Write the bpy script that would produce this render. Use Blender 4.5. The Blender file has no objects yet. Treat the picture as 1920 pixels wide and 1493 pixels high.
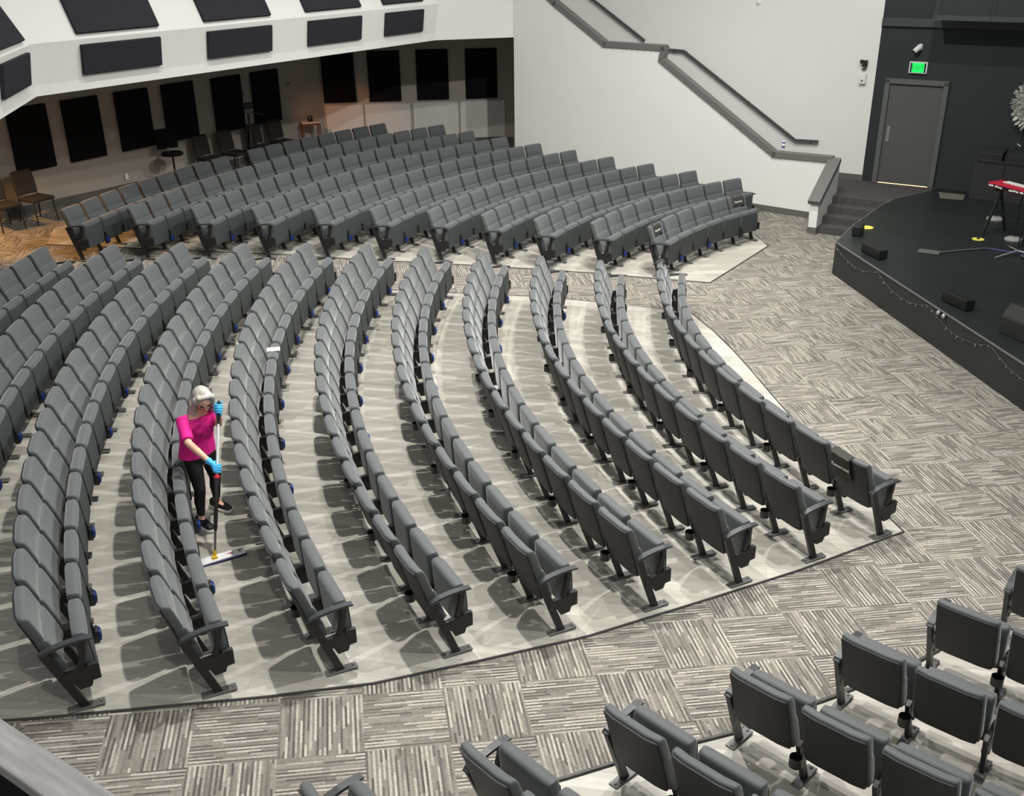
import bpy, bmesh, math, random
from mathutils import Vector, Matrix
random.seed(7)
PI = math.pi
SC = bpy.context.scene
COL = SC.collection

# ------------------------------------------------------------------ camera
F, PITCH, ROLL, HC = 1912.15, 0.43292, 0.01214, 5.58764
_f = Vector((0, math.cos(PITCH), -math.sin(PITCH))); _r = Vector((1, 0, 0)); _d = _f.cross(_r)
_c, _s = math.cos(ROLL), math.sin(ROLL)
CR = _c*_r + _s*_d; CD = -_s*_r + _c*_d; CF = _f
CP = Vector((0, 0, HC))
cam = bpy.data.cameras.new('camera'); cam_o = bpy.data.objects.new('camera', cam); COL.objects.link(cam_o)
cam.sensor_width = 36; cam.sensor_fit = 'HORIZONTAL'; cam.lens = F*36/1920; cam.clip_start = .05; cam.clip_end = 200
cam_o.matrix_world = Matrix(((CR.x, -CD.x, -CF.x, 0), (CR.y, -CD.y, -CF.y, 0), (CR.z, -CD.z, -CF.z, HC), (0, 0, 0, 1)))
SC.camera = cam_o

def in_view(p, m=70):                       # used only to leave out seats that the picture cannot show
    v = Vector(p) - CP; z = v.dot(CF)
    if z < .3: return False
    x = F*v.dot(CR)/z + 960; y = F*v.dot(CD)/z + 746.5
    return -m < x < 1920+m and -m < y < 1493+m

# ------------------------------------------------------------------ materials
def lin(c):
    return tuple(((v/255)/12.92 if v/255 <= .04045 else ((v/255+.055)/1.055)**2.4) for v in c) + (1,)
MATS = {}
def new_mat(name):
    m = bpy.data.materials.new(name); m.use_nodes = True
    return m, m.node_tree.nodes, m.node_tree.links, m.node_tree.nodes['Principled BSDF']
def mat(name, rgb, rough=.6, spec=.5, metal=0, emit=None, es=0, noise=0, nscale=40, bump=0):
    if name in MATS: return MATS[name]
    m, N, L, B = new_mat(name)
    B.inputs['Base Color'].default_value = lin(rgb)
    B.inputs['Roughness'].default_value = rough
    B.inputs['Specular IOR Level'].default_value = spec
    B.inputs['Metallic'].default_value = metal
    if emit:
        B.inputs['Emission Color'].default_value = lin(emit); B.inputs['Emission Strength'].default_value = es
    if noise or bump:
        tc = N.new('ShaderNodeTexCoord'); nz = N.new('ShaderNodeTexNoise'); nz.inputs['Scale'].default_value = nscale; nz.inputs['Detail'].default_value = 4
        L.new(tc.outputs['Object'], nz.inputs['Vector'])
        if noise:
            mx = N.new('ShaderNodeMixRGB'); mx.blend_type = 'MULTIPLY'; mx.inputs['Fac'].default_value = 1
            mr = N.new('ShaderNodeMapRange'); mr.inputs[1].default_value = .25; mr.inputs[2].default_value = .75; mr.inputs[3].default_value = 1-noise; mr.inputs[4].default_value = 1+noise
            L.new(nz.outputs['Fac'], mr.inputs[0]); mx.inputs['Color1'].default_value = lin(rgb)
            L.new(mr.outputs[0], mx.inputs['Color2']); L.new(mx.outputs[0], B.inputs['Base Color'])
        if bump:
            bp = N.new('ShaderNodeBump'); bp.inputs['Strength'].default_value = bump; bp.inputs['Distance'].default_value = .004
            L.new(nz.outputs['Fac'], bp.inputs['Height']); L.new(bp.outputs[0], B.inputs['Normal'])
    MATS[name] = m; return m

GO, GA, TILE = (-2.97636, 5.83333), 0.16089, .6096
def carpet_mat():
    m, N, L, B = new_mat('carpet_tiles')
    def math_(op, a, b=None, c=None):
        n = N.new('ShaderNodeMath'); n.operation = op
        for i, v in enumerate((a, b, c)):
            if v is None: continue
            if isinstance(v, (int, float)): n.inputs[i].default_value = v
            else: L.new(v, n.inputs[i])
        return n.outputs[0]
    g = N.new('ShaderNodeNewGeometry'); sp = N.new('ShaderNodeSeparateXYZ'); L.new(g.outputs['Position'], sp.inputs[0])
    dx = math_('SUBTRACT', sp.outputs[0], GO[0]); dy = math_('SUBTRACT', sp.outputs[1], GO[1])
    ca, sa = math.cos(GA)/TILE, math.sin(GA)/TILE
    u = math_('ADD', math_('MULTIPLY', dx, ca), math_('MULTIPLY', dy, sa))
    v = math_('SUBTRACT', math_('MULTIPLY', dx, sa), math_('MULTIPLY', dy, ca))
    iu, iv = math_('FLOOR', u), math_('FLOOR', v); fu, fv = math_('FRACT', u), math_('FRACT', v)
    par = math_('FRACT', math_('MULTIPLY', math_('ADD', math_('ADD', iu, iv), 1000), .5))
    par = math_('GREATER_THAN', par, .25)      # 1 for odd tiles
    inv = math_('SUBTRACT', 1, par)
    ac = math_('ADD', math_('MULTIPLY', fu, inv), math_('MULTIPLY', fv, par))   # across the stripes
    al = math_('ADD', math_('MULTIPLY', fv, inv), math_('MULTIPLY', fu, par))   # along them
    st = math_('FLOOR', math_('MULTIPLY', ac, 36))
    def white(a, b, c):
        cb = N.new('ShaderNodeCombineXYZ')
        for i, q in enumerate((a, b, c)):
            if isinstance(q, (int, float)): cb.inputs[i].default_value = q
            else: L.new(q, cb.inputs[i])
        w = N.new('ShaderNodeTexWhiteNoise'); w.noise_dimensions = '3D'; L.new(cb.outputs[0], w.inputs['Vector']); return w.outputs['Value']
    cell = math_('ADD', math_('MULTIPLY', iu, 17.3), math_('MULTIPLY', iv, 3.7))
    off = white(st, cell, 1.5)
    seg = math_('FLOOR', math_('ADD', math_('MULTIPLY', al, 2.6), math_('MULTIPLY', off, 2)))
    val = math_('ADD', math_('MULTIPLY', white(st, cell, math_('ADD', seg, 7.25)), .62), math_('MULTIPLY', math_('GREATER_THAN', math_('FRACT', math_('MULTIPLY', math_('ADD', st, .5), .5)), .5), .38))
    rp = N.new('ShaderNodeValToRGB'); L.new(val, rp.inputs[0]); e = rp.color_ramp.elements
    e[0].position = 0; e[0].color = lin((82, 79, 74)); e[1].position = 1; e[1].color = lin((176, 171, 160))
    for p_, c_ in ((.22, (96, 92, 86)), (.45, (118, 114, 106)), (.62, (133, 128, 119)), (.8, (158, 153, 142))):
        k = e.new(p_); k.color = lin(c_)
    nz = N.new('ShaderNodeTexNoise'); nz.inputs['Scale'].default_value = 55; nz.inputs['Detail'].default_value = 5
    L.new(g.outputs['Position'], nz.inputs['Vector'])
    mr = N.new('ShaderNodeMapRange'); mr.inputs[1].default_value = .3; mr.inputs[2].default_value = .7; mr.inputs[3].default_value = .82; mr.inputs[4].default_value = 1.18
    L.new(nz.outputs['Fac'], mr.inputs[0])
    mx = N.new('ShaderNodeMixRGB'); mx.blend_type = 'MULTIPLY'; mx.inputs[0].default_value = 1
    L.new(rp.outputs[0], mx.inputs[1]); L.new(mr.outputs[0], mx.inputs[2]); L.new(mx.outputs[0], B.inputs['Base Color'])
    B.inputs['Roughness'].default_value = .95; B.inputs['Specular IOR Level'].default_value = .15
    return m
def plank_mat(name, ang):
    m, N, L, B = new_mat(name)
    g = N.new('ShaderNodeNewGeometry'); mp = N.new('ShaderNodeMapping'); mp.inputs['Rotation'].default_value = (0, 0, ang)
    L.new(g.outputs['Position'], mp.inputs['Vector'])
    bk = N.new('ShaderNodeTexBrick'); L.new(mp.outputs[0], bk.inputs['Vector'])
    bk.inputs['Scale'].default_value = 1; bk.inputs['Brick Width'].default_value = 1.22; bk.inputs['Row Height'].default_value = .18
    bk.inputs['Mortar Size'].default_value = .002; bk.inputs['Mortar'].default_value = lin((150, 145, 132))
    bk.inputs['Color1'].default_value = lin((165, 161, 150)); bk.inputs['Color2'].default_value = lin((188, 184, 173)); bk.offset = .37
    mp2 = N.new('ShaderNodeMapping'); mp2.inputs['Scale'].default_value = (.8, 9, 1); L.new(mp.outputs[0], mp2.inputs['Vector'])
    nz = N.new('ShaderNodeTexNoise'); nz.inputs['Scale'].default_value = 1.6; nz.inputs['Detail'].default_value = 6; nz.inputs['Roughness'].default_value = .6
    L.new(mp2.outputs[0], nz.inputs['Vector'])
    mr = N.new('ShaderNodeMapRange'); mr.inputs[1].default_value = .3; mr.inputs[2].default_value = .7; mr.inputs[3].default_value = .86; mr.inputs[4].default_value = 1.1
    L.new(nz.outputs['Fac'], mr.inputs[0])
    mx = N.new('ShaderNodeMixRGB'); mx.blend_type = 'MULTIPLY'; mx.inputs[0].default_value = 1
    L.new(bk.outputs['Color'], mx.inputs[1]); L.new(mr.outputs[0], mx.inputs[2]); L.new(mx.outputs[0], B.inputs['Base Color'])
    B.inputs['Roughness'].default_value = .42; B.inputs['Specular IOR Level'].default_value = .4
    return m
M_carpet = carpet_mat()
M_plank = plank_mat('vinyl_planks', math.radians(8)); M_plank2 = plank_mat('vinyl_planks_side', math.radians(-12))
M_fab = mat('seat_fabric', (80, 83, 84), .62, .4, noise=.14, nscale=160, bump=.25)
for _m in (M_fab,):
    _b = _m.node_tree.nodes['Principled BSDF']; _b.inputs['Sheen Weight'].default_value = .5; _b.inputs['Sheen Roughness'].default_value = .4
M_fab2 = mat('seat_shell', (60, 63, 64), .6, .4, noise=.06, nscale=120)
M_backp = mat('back_panel', (42, 44, 44), .6, .35, noise=.06, nscale=140)
M_blk = mat('black_metal', (25, 26, 27), .45, .5)
M_arm = mat('armrest_plastic', (50, 52, 54), .4, .5)
M_base = mat('foot_plate_metal', (92, 92, 90), .45, .5)
M_white = mat('white_paint', (226, 226, 221), .75, .25, noise=.012, nscale=2)
M_cap = mat('gray_trim_paint', (104, 104, 101), .55, .4, noise=.03, nscale=8)
M_basebd = mat('gray_baseboard', (96, 95, 90), .6, .3)
M_dkwall = mat('charcoal_paint', (47, 49, 50), .7, .3, noise=.05, nscale=1.2)
M_door = mat('door_paint', (84, 85, 83), .5, .4, noise=.03, nscale=2)
M_frame = mat('door_frame_paint', (92, 94, 93), .5, .4)
M_acou_lit = mat('acoustic_fabric_lit', (46, 46, 50), .9, .2, noise=.1, nscale=90)  # balcony front copy of the panel fabric, lightened for the light falling on it
M_acou_shaded = mat('acoustic_fabric_shaded', (15, 15, 18), .9, .2, noise=.1, nscale=90)  # same fabric with the shade under the balcony put into its colour
M_stage = mat('stage_floor_paint', (33, 36, 36), .42, .5, noise=.16, nscale=1.4)
M_stagef = mat('stage_front_paint', (46, 48, 47), .6, .35, noise=.06, nscale=2)
M_dkcarp = mat('dark_stair_carpet', (78, 77, 75), .95, .1, noise=.35, nscale=45)
M_edge = mat('edge_strip', (66, 63, 62), .5, .4)
M_taupe = mat('taupe_paint', (172, 164, 153), .8, .2, noise=.02, nscale=2)
M_board = mat('board_white', (214, 212, 206), .5, .3)
M_rail = mat('gray_woodgrain', (150, 148, 146), .5, .4, noise=.26, nscale=1)
_n = M_rail.node_tree.nodes; _l = M_rail.node_tree.links
_mp = _n.new('ShaderNodeMapping'); _mp.inputs['Rotation'].default_value = (0, 0, math.radians(34)); _mp2 = _n.new('ShaderNodeMapping'); _mp2.inputs['Scale'].default_value = (9, 75, 40)
_tc = [q for q in _n if q.type == 'TEX_COORD'][0]; _nz = [q for q in _n if q.type == 'TEX_NOISE'][0]
_l.new(_tc.outputs['Object'], _mp.inputs['Vector']); _l.new(_mp.outputs[0], _mp2.inputs['Vector']); _l.new(_mp2.outputs[0], _nz.inputs['Vector'])
M_dkrail = mat('handrail_paint', (74, 75, 74), .45, .5)
M_whpl = mat('white_plastic', (225, 225, 220), .45, .4)
M_chrome = mat('chrome', (200, 200, 200), .2, .5, 1)
M_red = mat('red_lacquer', (190, 28, 52), .35, .5)
M_yel = mat('yellow_tape', (226, 214, 96), .6, .3)
M_dkcloth = mat('black_cloth', (62, 62, 57), .8, .2, noise=.1, nscale=60)
M_lett = mat('white_lettering', (236, 236, 230), .6, .3)
M_dkchair = mat('dark_chair_fabric', (50, 47, 44), .85, .2, noise=.1, nscale=80)
M_brown = mat('brown_wood', (98, 66, 44), .5, .4)
M_blue = mat('blue_plastic', (16, 52, 124), .4, .5)
M_navy = mat('navy_plastic', (14, 34, 92), .4, .5)

# ------------------------------------------------------------------ mesh helpers
def obj(name, bm, m, parent=None, smooth=False, loc=None):
    me = bpy.data.meshes.new(name)
    bmesh.ops.recalc_face_normals(bm, faces=bm.faces)
    bm.to_mesh(me); bm.free()
    if m: me.materials.append(m)
    if smooth:
        for p in me.polygons: p.use_smooth = True
        try: me.set_sharp_from_angle(angle=math.radians(42))
        except Exception: pass
    o = bpy.data.objects.new(name, me); COL.objects.link(o)
    if parent: o.parent = parent
    if loc is not None: o.location = loc
    return o
def inst(name, src, parent, loc=(0, 0, 0), rz=0):
    o = bpy.data.objects.new(name, src.data if hasattr(src, 'data') else src); COL.objects.link(o); o.parent = parent
    o.location = loc; o.rotation_euler = (0, 0, rz); return o
def empty(name, loc=(0, 0, 0), rz=0):
    o = bpy.data.objects.new(name, None); COL.objects.link(o); o.location = loc; o.rotation_euler = (0, 0, rz); o.empty_display_size = .1; return o
def tag(o, label, cat, group=None, kind=None):
    o['label'] = label; o['category'] = cat
    if group: o['group'] = group
    if kind: o['kind'] = kind
    return o
def struct(o, label=None):
    o['kind'] = 'structure'
    if label: o['label'] = label
    return o
def V(*a): return Vector(a)
def add_box(bm, c, s, rot=None, bev=0, seg=2):
    r = bmesh.ops.create_cube(bm, size=1)
    vs = r['verts']
    bmesh.ops.scale(bm, vec=s, verts=vs)
    if bev:
        es = list({e for v in vs for e in v.link_edges})
        rr = bmesh.ops.bevel(bm, geom=es, offset=bev, segments=seg, affect='EDGES', profile=.5)
        vs = list({v for f in rr['faces'] for v in f.verts} | set(v for v in vs if v.is_valid))
    if rot is not None: bmesh.ops.rotate(bm, cent=(0, 0, 0), matrix=rot, verts=vs)
    bmesh.ops.translate(bm, vec=c, verts=vs)
    return vs
def rotz(a): return Matrix.Rotation(a, 3, 'Z')
def frame_rot(d, up=(0, 0, 1)):
    d = Vector(d).normalized(); up = Vector(up)
    if abs(d.dot(up)) > .98: up = Vector((1, 0, 0))
    y = up.cross(d).normalized(); z = d.cross(y)
    return Matrix((d, y, z)).transposed()
def add_bar(bm, a, b, w, h, up=(0, 0, 1), bev=0):
    a, b = Vector(a), Vector(b); d = b-a
    add_box(bm, (a+b)/2, (d.length, w, h), frame_rot(d, up), bev)
def add_tube(bm, pts, rad, n=10, cap=True):
    pts = [Vector(p) for p in pts]; k = len(pts)
    rads = rad if isinstance(rad, (list, tuple)) else [rad]*k
    rings = []; up = None
    for i, p in enumerate(pts):
        t = (pts[min(i+1, k-1)]-pts[max(i-1, 0)]).normalized()
        if up is None:
            up = Vector((0, 0, 1)) if abs(t.z) < .9 else Vector((1, 0, 0))
        s = t.cross(up)
        if s.length < 1e-4: s = t.orthogonal()
        s.normalize(); up = s.cross(t).normalized()
        rings.append([bm.verts.new(p + rads[i]*(math.cos(2*PI*j/n)*s + math.sin(2*PI*j/n)*up)) for j in range(n)])
    for a, b in zip(rings, rings[1:]):
        for j in range(n): bm.faces.new((a[j], a[(j+1) % n], b[(j+1) % n], b[j]))
    if cap:
        bm.faces.new(rings[0][::-1]); bm.faces.new(rings[-1])
    return rings
def add_lathe(bm, prof, c, n=24):
    rings = []
    for r, z in prof: rings.append([bm.verts.new((c[0]+r*math.cos(2*PI*j/n), c[1]+r*math.sin(2*PI*j/n), c[2]+z)) for j in range(n)])
    for a, b in zip(rings, rings[1:]):
        for j in range(n): bm.faces.new((a[j], a[(j+1) % n], b[(j+1) % n], b[j]))
    bm.faces.new(rings[0][::-1]); bm.faces.new(rings[-1])
def add_prism(bm, poly, ax, ext):           # poly: list of 3d points of one side, extruded along vector ext
    a = [bm.verts.new(Vector(p)) for p in poly]; b = [bm.verts.new(Vector(p)+Vector(ext)) for p in poly]
    n = len(poly); bm.faces.new(a); bm.faces.new(b[::-1])
    for i in range(n): bm.faces.new((a[i], a[(i+1) % n], b[(i+1) % n], b[i]))
def add_ell(bm, c, r, rot=None, u=14, v=9):
    res = bmesh.ops.create_uvsphere(bm, u_segments=u, v_segments=v, radius=1); vs = res['verts']
    bmesh.ops.scale(bm, vec=r, verts=vs)
    if rot is not None: bmesh.ops.rotate(bm, cent=(0, 0, 0), matrix=rot, verts=vs)
    bmesh.ops.translate(bm, vec=c, verts=vs)
def add_loft(bm, rings, n=20, p=2.0):       # rings: (centre, axis u * radius, axis v * radius)
    rr = []
    for c, u, w in rings:
        ring = []
        for j in range(n):
            t = 2*PI*j/n; cx_, sx_ = math.cos(t), math.sin(t)
            a = math.copysign(abs(cx_)**(2/p), cx_); b = math.copysign(abs(sx_)**(2/p), sx_)
            ring.append(bm.verts.new(Vector(c)+a*Vector(u)+b*Vector(w)))
        rr.append(ring)
    for a, b in zip(rr, rr[1:]):
        for j in range(n): bm.faces.new((a[j], a[(j+1) % n], b[(j+1) % n], b[j]))
    bm.faces.new(rr[0][::-1]); bm.faces.new(rr[-1])
def pad_mesh(levels, n=28, p=5, bow=0):
    bm = bmesh.new(); hm = max(l[2] for l in levels); rr = []
    for z, xc, hw, ht in levels:
        ring = []
        for j in range(n):
            t = 2*PI*(j+.5)/n; c, s = math.cos(t), math.sin(t)
            y = hw*math.copysign(abs(c)**(2/p), c); x = ht*math.copysign(abs(s)**(2/p), s)
            ring.append(bm.verts.new((xc + x - bow*(1-(y/hm)**2), y, z)))
        rr.append(ring)
    for a, b in zip(rr, rr[1:]):
        for j in range(n): bm.faces.new((a[j], a[(j+1) % n], b[(j+1) % n], b[j]))
    bm.faces.new(rr[0][::-1]); bm.faces.new(rr[-1])
    return bm
def text_obj(name, s, size, ext, m, parent, matrix):
    cu = bpy.data.curves.new('tmp_text', 'FONT'); cu.body = s; cu.size = size; cu.extrude = ext; cu.align_x = 'CENTER'; cu.align_y = 'CENTER'; cu.resolution_u = 3
    t = bpy.data.objects.new('tmp_text', cu); COL.objects.link(t)
    me = bpy.data.meshes.new_from_object(t); bpy.data.objects.remove(t); bpy.data.curves.remove(cu)
    me.name = name; me.materials.clear(); me.materials.append(m)
    o = bpy.data.objects.new(name, me); COL.objects.link(o)
    if parent: o.parent = parent
    o.matrix_local = matrix
    return o

# ------------------------------------------------------------------ the raked floor
MC = Vector((11.72907, 13.29148)); RF, SL, SQ = 8.65761, .03729, .00121
def zf(x, y):
    d = max(0, math.hypot(x-MC.x, y-MC.y)-RF); return SL*d + SQ*d*d
def poly_floor(name, pts, dz, m, step=.45, parent=None):
    bm = bmesh.new(); bm.faces.new([bm.verts.new((x, y, 0)) for x, y in pts])
    bmesh.ops.triangulate(bm, faces=bm.faces[:])
    for ax in (0, 1):
        lo = min(p[ax] for p in pts); hi = max(p[ax] for p in pts); t = lo+step
        while t < hi:
            co = [0, 0, 0]; no = [0, 0, 0]; co[ax] = t; no[ax] = 1
            bmesh.ops.bisect_plane(bm, geom=bm.verts[:]+bm.edges[:]+bm.faces[:], plane_co=co, plane_no=no); t += step
    for v in bm.verts: v.co.z = zf(v.co.x, v.co.y)+dz
    for f in bm.faces:
        f.normal_update()
        if f.normal.z < 0: f.normal_flip()
    me = bpy.data.meshes.new(name); bm.to_mesh(me); bm.free(); me.materials.append(m)
    for p in me.polygons: p.use_smooth = True
    o = bpy.data.objects.new(name, me); COL.objects.link(o)
    if parent: o.parent = parent
    return o
# wall lines
WD = Vector((.8596, -.5110, 0)).normalized(); WN = Vector((.5110, .8596, 0)).normalized()   # stair wall: to the right / away
WP = Vector((7.863, 21.592, 0)); MP = Vector((5.328, 21.284, 0))
LD = Vector((.5478, .8366, 0)).normalized(); LN = Vector((.8366, -.5478, 0)).normalized(); LP = Vector((-8.936, 19.736, 0))
RD = Vector((.9915, .1300, 0)).normalized(); RN = Vector((.1300, -.9915, 0)).normalized(); RP_ = Vector((-4.65, 26.35, 0))
def wx(x): return WP + WD*((x-WP.x)/WD.x)
def mx_(x): return MP + WD*((x-MP.x)/WD.x)
def lx(x): return LP + LD*((x-LP.x)/LD.x)
def rx(x): return RP_ + RD*((x-RP_.x)/RD.x)
ST = .568                                                                                   # stage height
room = [(-4.65, 26.35), (lx(-13.6).x, lx(-13.6).y), (-13.6, -.8), (13.5, -.8), (13.5, wx(13.5).y), (wx(.6).x, wx(.6).y), (rx(.6).x, rx(.6).y)]
struct(poly_floor('floor', room, 0, M_carpet))
mid_near = [(3.92, 8.72), (3.70, 8.60), (2.683, 7.996), (1.845, 7.554), (.601, 6.913), (-.283, 6.566), (-1.103, 6.256), (-1.886, 6.072), (-3.553, 5.761), (-5.6, 5.45), (-7.6, 5.25)]
mid_far = [(-7.6, 16.0), (-5, 15.95), (-2.6, 15.85), (-.136, 15.75), (.629, 15.72), (1.812, 15.446)]
def arc_pts(c, r, a0, a1, n): return [(c.x+r*math.cos(a0+(a1-a0)*i/n), c.y+r*math.sin(a0+(a1-a0)*i/n)) for i in range(n+1)]
mid_front = [(2.836, 15.177), (3.065, 14.342), (3.20, 13.60), (3.293, 12.916), (3.388, 12.10), (3.50, 11.216), (3.661, 10.30), (3.738, 9.762)]
mid_poly = mid_near + mid_far + mid_front
struct(poly_floor('floor_middle', mid_poly, .008, M_plank))
far_edge = [(3.411, 16.656), (2.508, 16.817), (1.327, 17.038), (.074, 17.19), (-1.192, 17.301), (-2.415, 17.347), (-4.032, 17.484), (-6.2, 17.5), (-8.15, 17.45)]
far_poly = far_edge + [(-8.4, 18.4), (-6.6, 21.9), (-4.75, 24.6), (-3.2, 25.5), (-1.6, 25.5), (-.5, 24.55), (.5, 23.75), (2.9, 22.35), (3.9, 21.1), (4.55, 20.0), (4.822, 19.576), (4.914, 18.831)]
struct(poly_floor('floor_far', far_poly, .008, M_plank2))
near_edge = [(-1.2, 4.72), (.337, 5.293), (.802, 5.494), (1.58, 5.769), (2.455, 6.192), (3.25, 6.62), (4.1, 7.2)]
near_poly = near_edge + [(4.6, 6.9), (5.6, 5.2), (5.6, 2.4), (-1.2, 2.4)]
struct(poly_floor('floor_near', near_poly, .008, M_plank))
def edge_strip(name, pts, w=.022):
    bm = bmesh.new()
    P = []
    for a, b in zip(pts, pts[1:]):
        n = max(1, int(math.dist(a, b)/.4))
        P += [(a[0]+(b[0]-a[0])*i/n, a[1]+(b[1]-a[1])*i/n) for i in range(n)]
    P.append(pts[-1])
    add_tube(bm, [(x, y, zf(x, y)+.006) for x, y in P], w/2, 6)
    return struct(obj(name, bm, M_edge))
edge_strip('trim_1', mid_near[::-1]+mid_front[::-1]); edge_strip('trim_2', [far_poly[-2], far_poly[-1]]+far_edge); edge_strip('trim_3', near_edge, .045); edge_strip('trim_4', mid_far, .02)

# ------------------------------------------------------------------ walls
def wall_slab(name, a, b, z0, z1, thick, m, away):
    bm = bmesh.new(); a, b = Vector(a), Vector(b)
    add_prism(bm, [(a.x, a.y, z0), (b.x, b.y, z0), (b.x, b.y, z1), (a.x, a.y, z1)], None, Vector(away)*thick)
    return obj(name, bm, m)
struct(wall_slab('wall_left', lx(-13.6), (-4.65, 26.35, 0), -.2, 3.32, .2, M_taupe, -LN))
struct(wall_slab('wall_back', (-4.65, 26.35, 0), rx(.7), -.2, 3.32, .2, M_taupe, -RN))
struct(wall_slab('wall_stairs', wx(.6), wx(7.552), -.2, 8, .2, M_white, WN))
struct(wall_slab('wall_stage', wx(7.552), wx(13.5), -.2, 8, .2, M_dkwall, WN))
struct(wall_slab('wall_return', mx_(.15), (.62, 27.1, 0), -.2, 8, .12, M_white, (-.05, 0, 0)))
# baseboards
def baseboard(name, a, b, h, off, z=None):
    bm = bmesh.new(); a, b = Vector(a), Vector(b); n = max(1, int((b-a).length/.8)); nn = Vector(off)
    for i in range(n):
        p, q = a+(b-a)*i/n, a+(b-a)*(i+1)/n
        z0, z1 = (zf(p.x, p.y), zf(q.x, q.y)) if z is None else (z, z)
        add_prism(bm, [(p.x, p.y, z0-.02), (q.x, q.y, z1-.02), (q.x, q.y, z1+h), (p.x, p.y, z0+h)], None, nn)
    bmesh.ops.remove_doubles(bm, verts=bm.verts, dist=.001)
    return struct(obj(name, bm, M_basebd))
baseboard('baseboard_left', lx(-12.5), (-4.66, 26.34, 0), .15, LN*.015)
baseboard('baseboard_back', (-4.63, 26.35, 0), rx(.12), .16, RN*.015)
baseboard('baseboard_stage', wx(8.79), wx(13), .15, -WN*.015, ST).data.materials[0] = M_dkwall
baseboard('baseboard_stairs', wx(6.9), wx(7.55), .12, -WN*.015, ST)

# the stair parapet: one sloped half wall with a gray cap
prof = [(.14, 4.86), (1.035, 4.11), (2.09, 3.31), (3.27, 3.29), (3.235, 3.05), (5.47, 1.31), (6.47, 1.31)]
bm = bmesh.new()
pl = [Vector((mx_(x).x, mx_(x).y, z-.06)) for x, z in prof]
add_prism(bm, [(mx_(.14).x, mx_(.14).y, -.1)] + pl + [(mx_(6.47).x, mx_(6.47).y, -.1)], None, WN*.16)
par = struct(obj('wall_parapet', bm, M_white))
bm = bmesh.new()
for (x0, z0), (x1, z1) in zip(prof, prof[1:]):
    a = Vector((mx_(x0).x, mx_(x0).y, z0-.05))+WN*.08; b = Vector((mx_(x1).x, mx_(x1).y, z1-.05))+WN*.08
    d = (b-a).normalized(); add_bar(bm, a-d*.03, b+d*.03, .22, .11, up=WN.cross(d) if abs(d.z) > .95 else (0, 0, 1))
cap1 = struct(obj('trim_cap', bm, M_cap))
baseboard('baseboard_parapet', mx_(.2), mx_(6.2), .13, -WN*.015)
# short sloped parapet beside the steps
e0 = Vector((5.90, 19.72, 0)); e1 = mx_(6.47)+WN*.16; sd = (e1-e0); sd.z = 0; sd.normalize(); sn = Vector((sd.y, -sd.x, 0))
bm = bmesh.new()
L2 = (e1-e0).length
add_prism(bm, [e0+V(0, 0, -.05), e1+V(0, 0, -.05), e1+V(0, 0, 1.24), e1-sd*.12+V(0, 0, 1.24), e0+V(0, 0, .62)], None, sn*.16)
struct(obj('wall_steps', bm, M_white))
bm = bmesh.new(); add_bar(bm, e0-sd*.06+sn*.08+V(0, 0, .63), e1-sd*.10+sn*.08+V(0, 0, 1.27), .24, .09)
struct(obj('trim_steps', bm, M_cap))
bm = bmesh.new(); add_prism(bm, [e0-sd*.012+sn*(-.012), e0-sd*.012+sn*.172, e0+sd*.5+sn*.172, e0+sd*.5-sn*.012], None, (0, 0, .13)); struct(obj('baseboard_steps', bm, M_basebd))

# ------------------------------------------------------------------ stage, steps, landing
stg = [(5.643, 17.145), (6.30, 18.25), (6.62, 18.75), (7.25, 19.62), (7.73, 20.17), (8.67, 20.80), (wx(8.9).x, wx(8.9).y), (13.4, wx(13.4).y), (13.4, 3), (7.58, 3)]
bm = bmesh.new(); add_prism(bm, [(x, y, -.05) for x, y in stg], None, (0, 0, ST+.05-.03)); s0 = obj('floor_stage_front', bm, M_stagef); struct(s0)
bm = bmesh.new(); add_prism(bm, [(x, y, ST-.03) for x, y in stg], None, (0, 0, .03)); s1 = obj('floor_stage', bm, M_stage); struct(s1)
bm = bmesh.new(); add_tube(bm, [(x, y, ST-.004) for x, y in [(7.58, 3), stg[0], stg[1], stg[3], stg[4], stg[5]]], .012, 6); struct(obj('trim_stage', bm, M_cap))
# steps rise at right angles to the wall, four risers
n0 = Vector((6.16, 19.98, 0))
lft = sn*.18
def step_poly(k):
    a = e0+sn*.165+sd*(.10+.285*k)
    # right end: where the tread meets the stage edge
    return a
edge_dir = [(Vector((6.30, 18.25, 0)), Vector((6.62, 18.75, 0))), (Vector((6.62, 18.75, 0)), Vector((7.25, 19.62, 0))), (Vector((7.25, 19.62, 0)), Vector((7.73, 20.17, 0))), (Vector((7.73, 20.17, 0)), Vector((8.67, 20.80, 0)))]
def hit_stage(p, d):
    best = None
    for a, b in edge_dir:
        e = b-a; den = d.x*e.y-d.y*e.x
        if abs(den) < 1e-6: continue
        t = ((a.x-p.x)*e.y-(a.y-p.y)*e.x)/den; s = ((a.x-p.x)*d.y-(a.y-p.y)*d.x)/den
        if t > 0 and -.01 <= s <= 1.01 and (best is None or t < best): best = t
    return p+d*(best or 1.0)
stairs = empty('carpeted_steps', (e0+sn*.7))
struct(stairs, 'dark carpeted steps up to the stage landing')
bs = stairs.location.copy()
for k in range(3):
    a = step_poly(k); b = step_poly(k+1)+sd*.02
    ra = hit_stage(a, sn); rb = hit_stage(b, sn)
    bm = bmesh.new(); z = ST*(k+1)/4
    add_prism(bm, [(q.x-bs.x, q.y-bs.y, -.03) for q in (a, ra, rb, b)], None, (0, 0, z+.03))
    obj('step', bm, M_dkcarp, stairs)
a = step_poly(3); ra = hit_stage(a, sn); wl = wx(6.0); 
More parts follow.
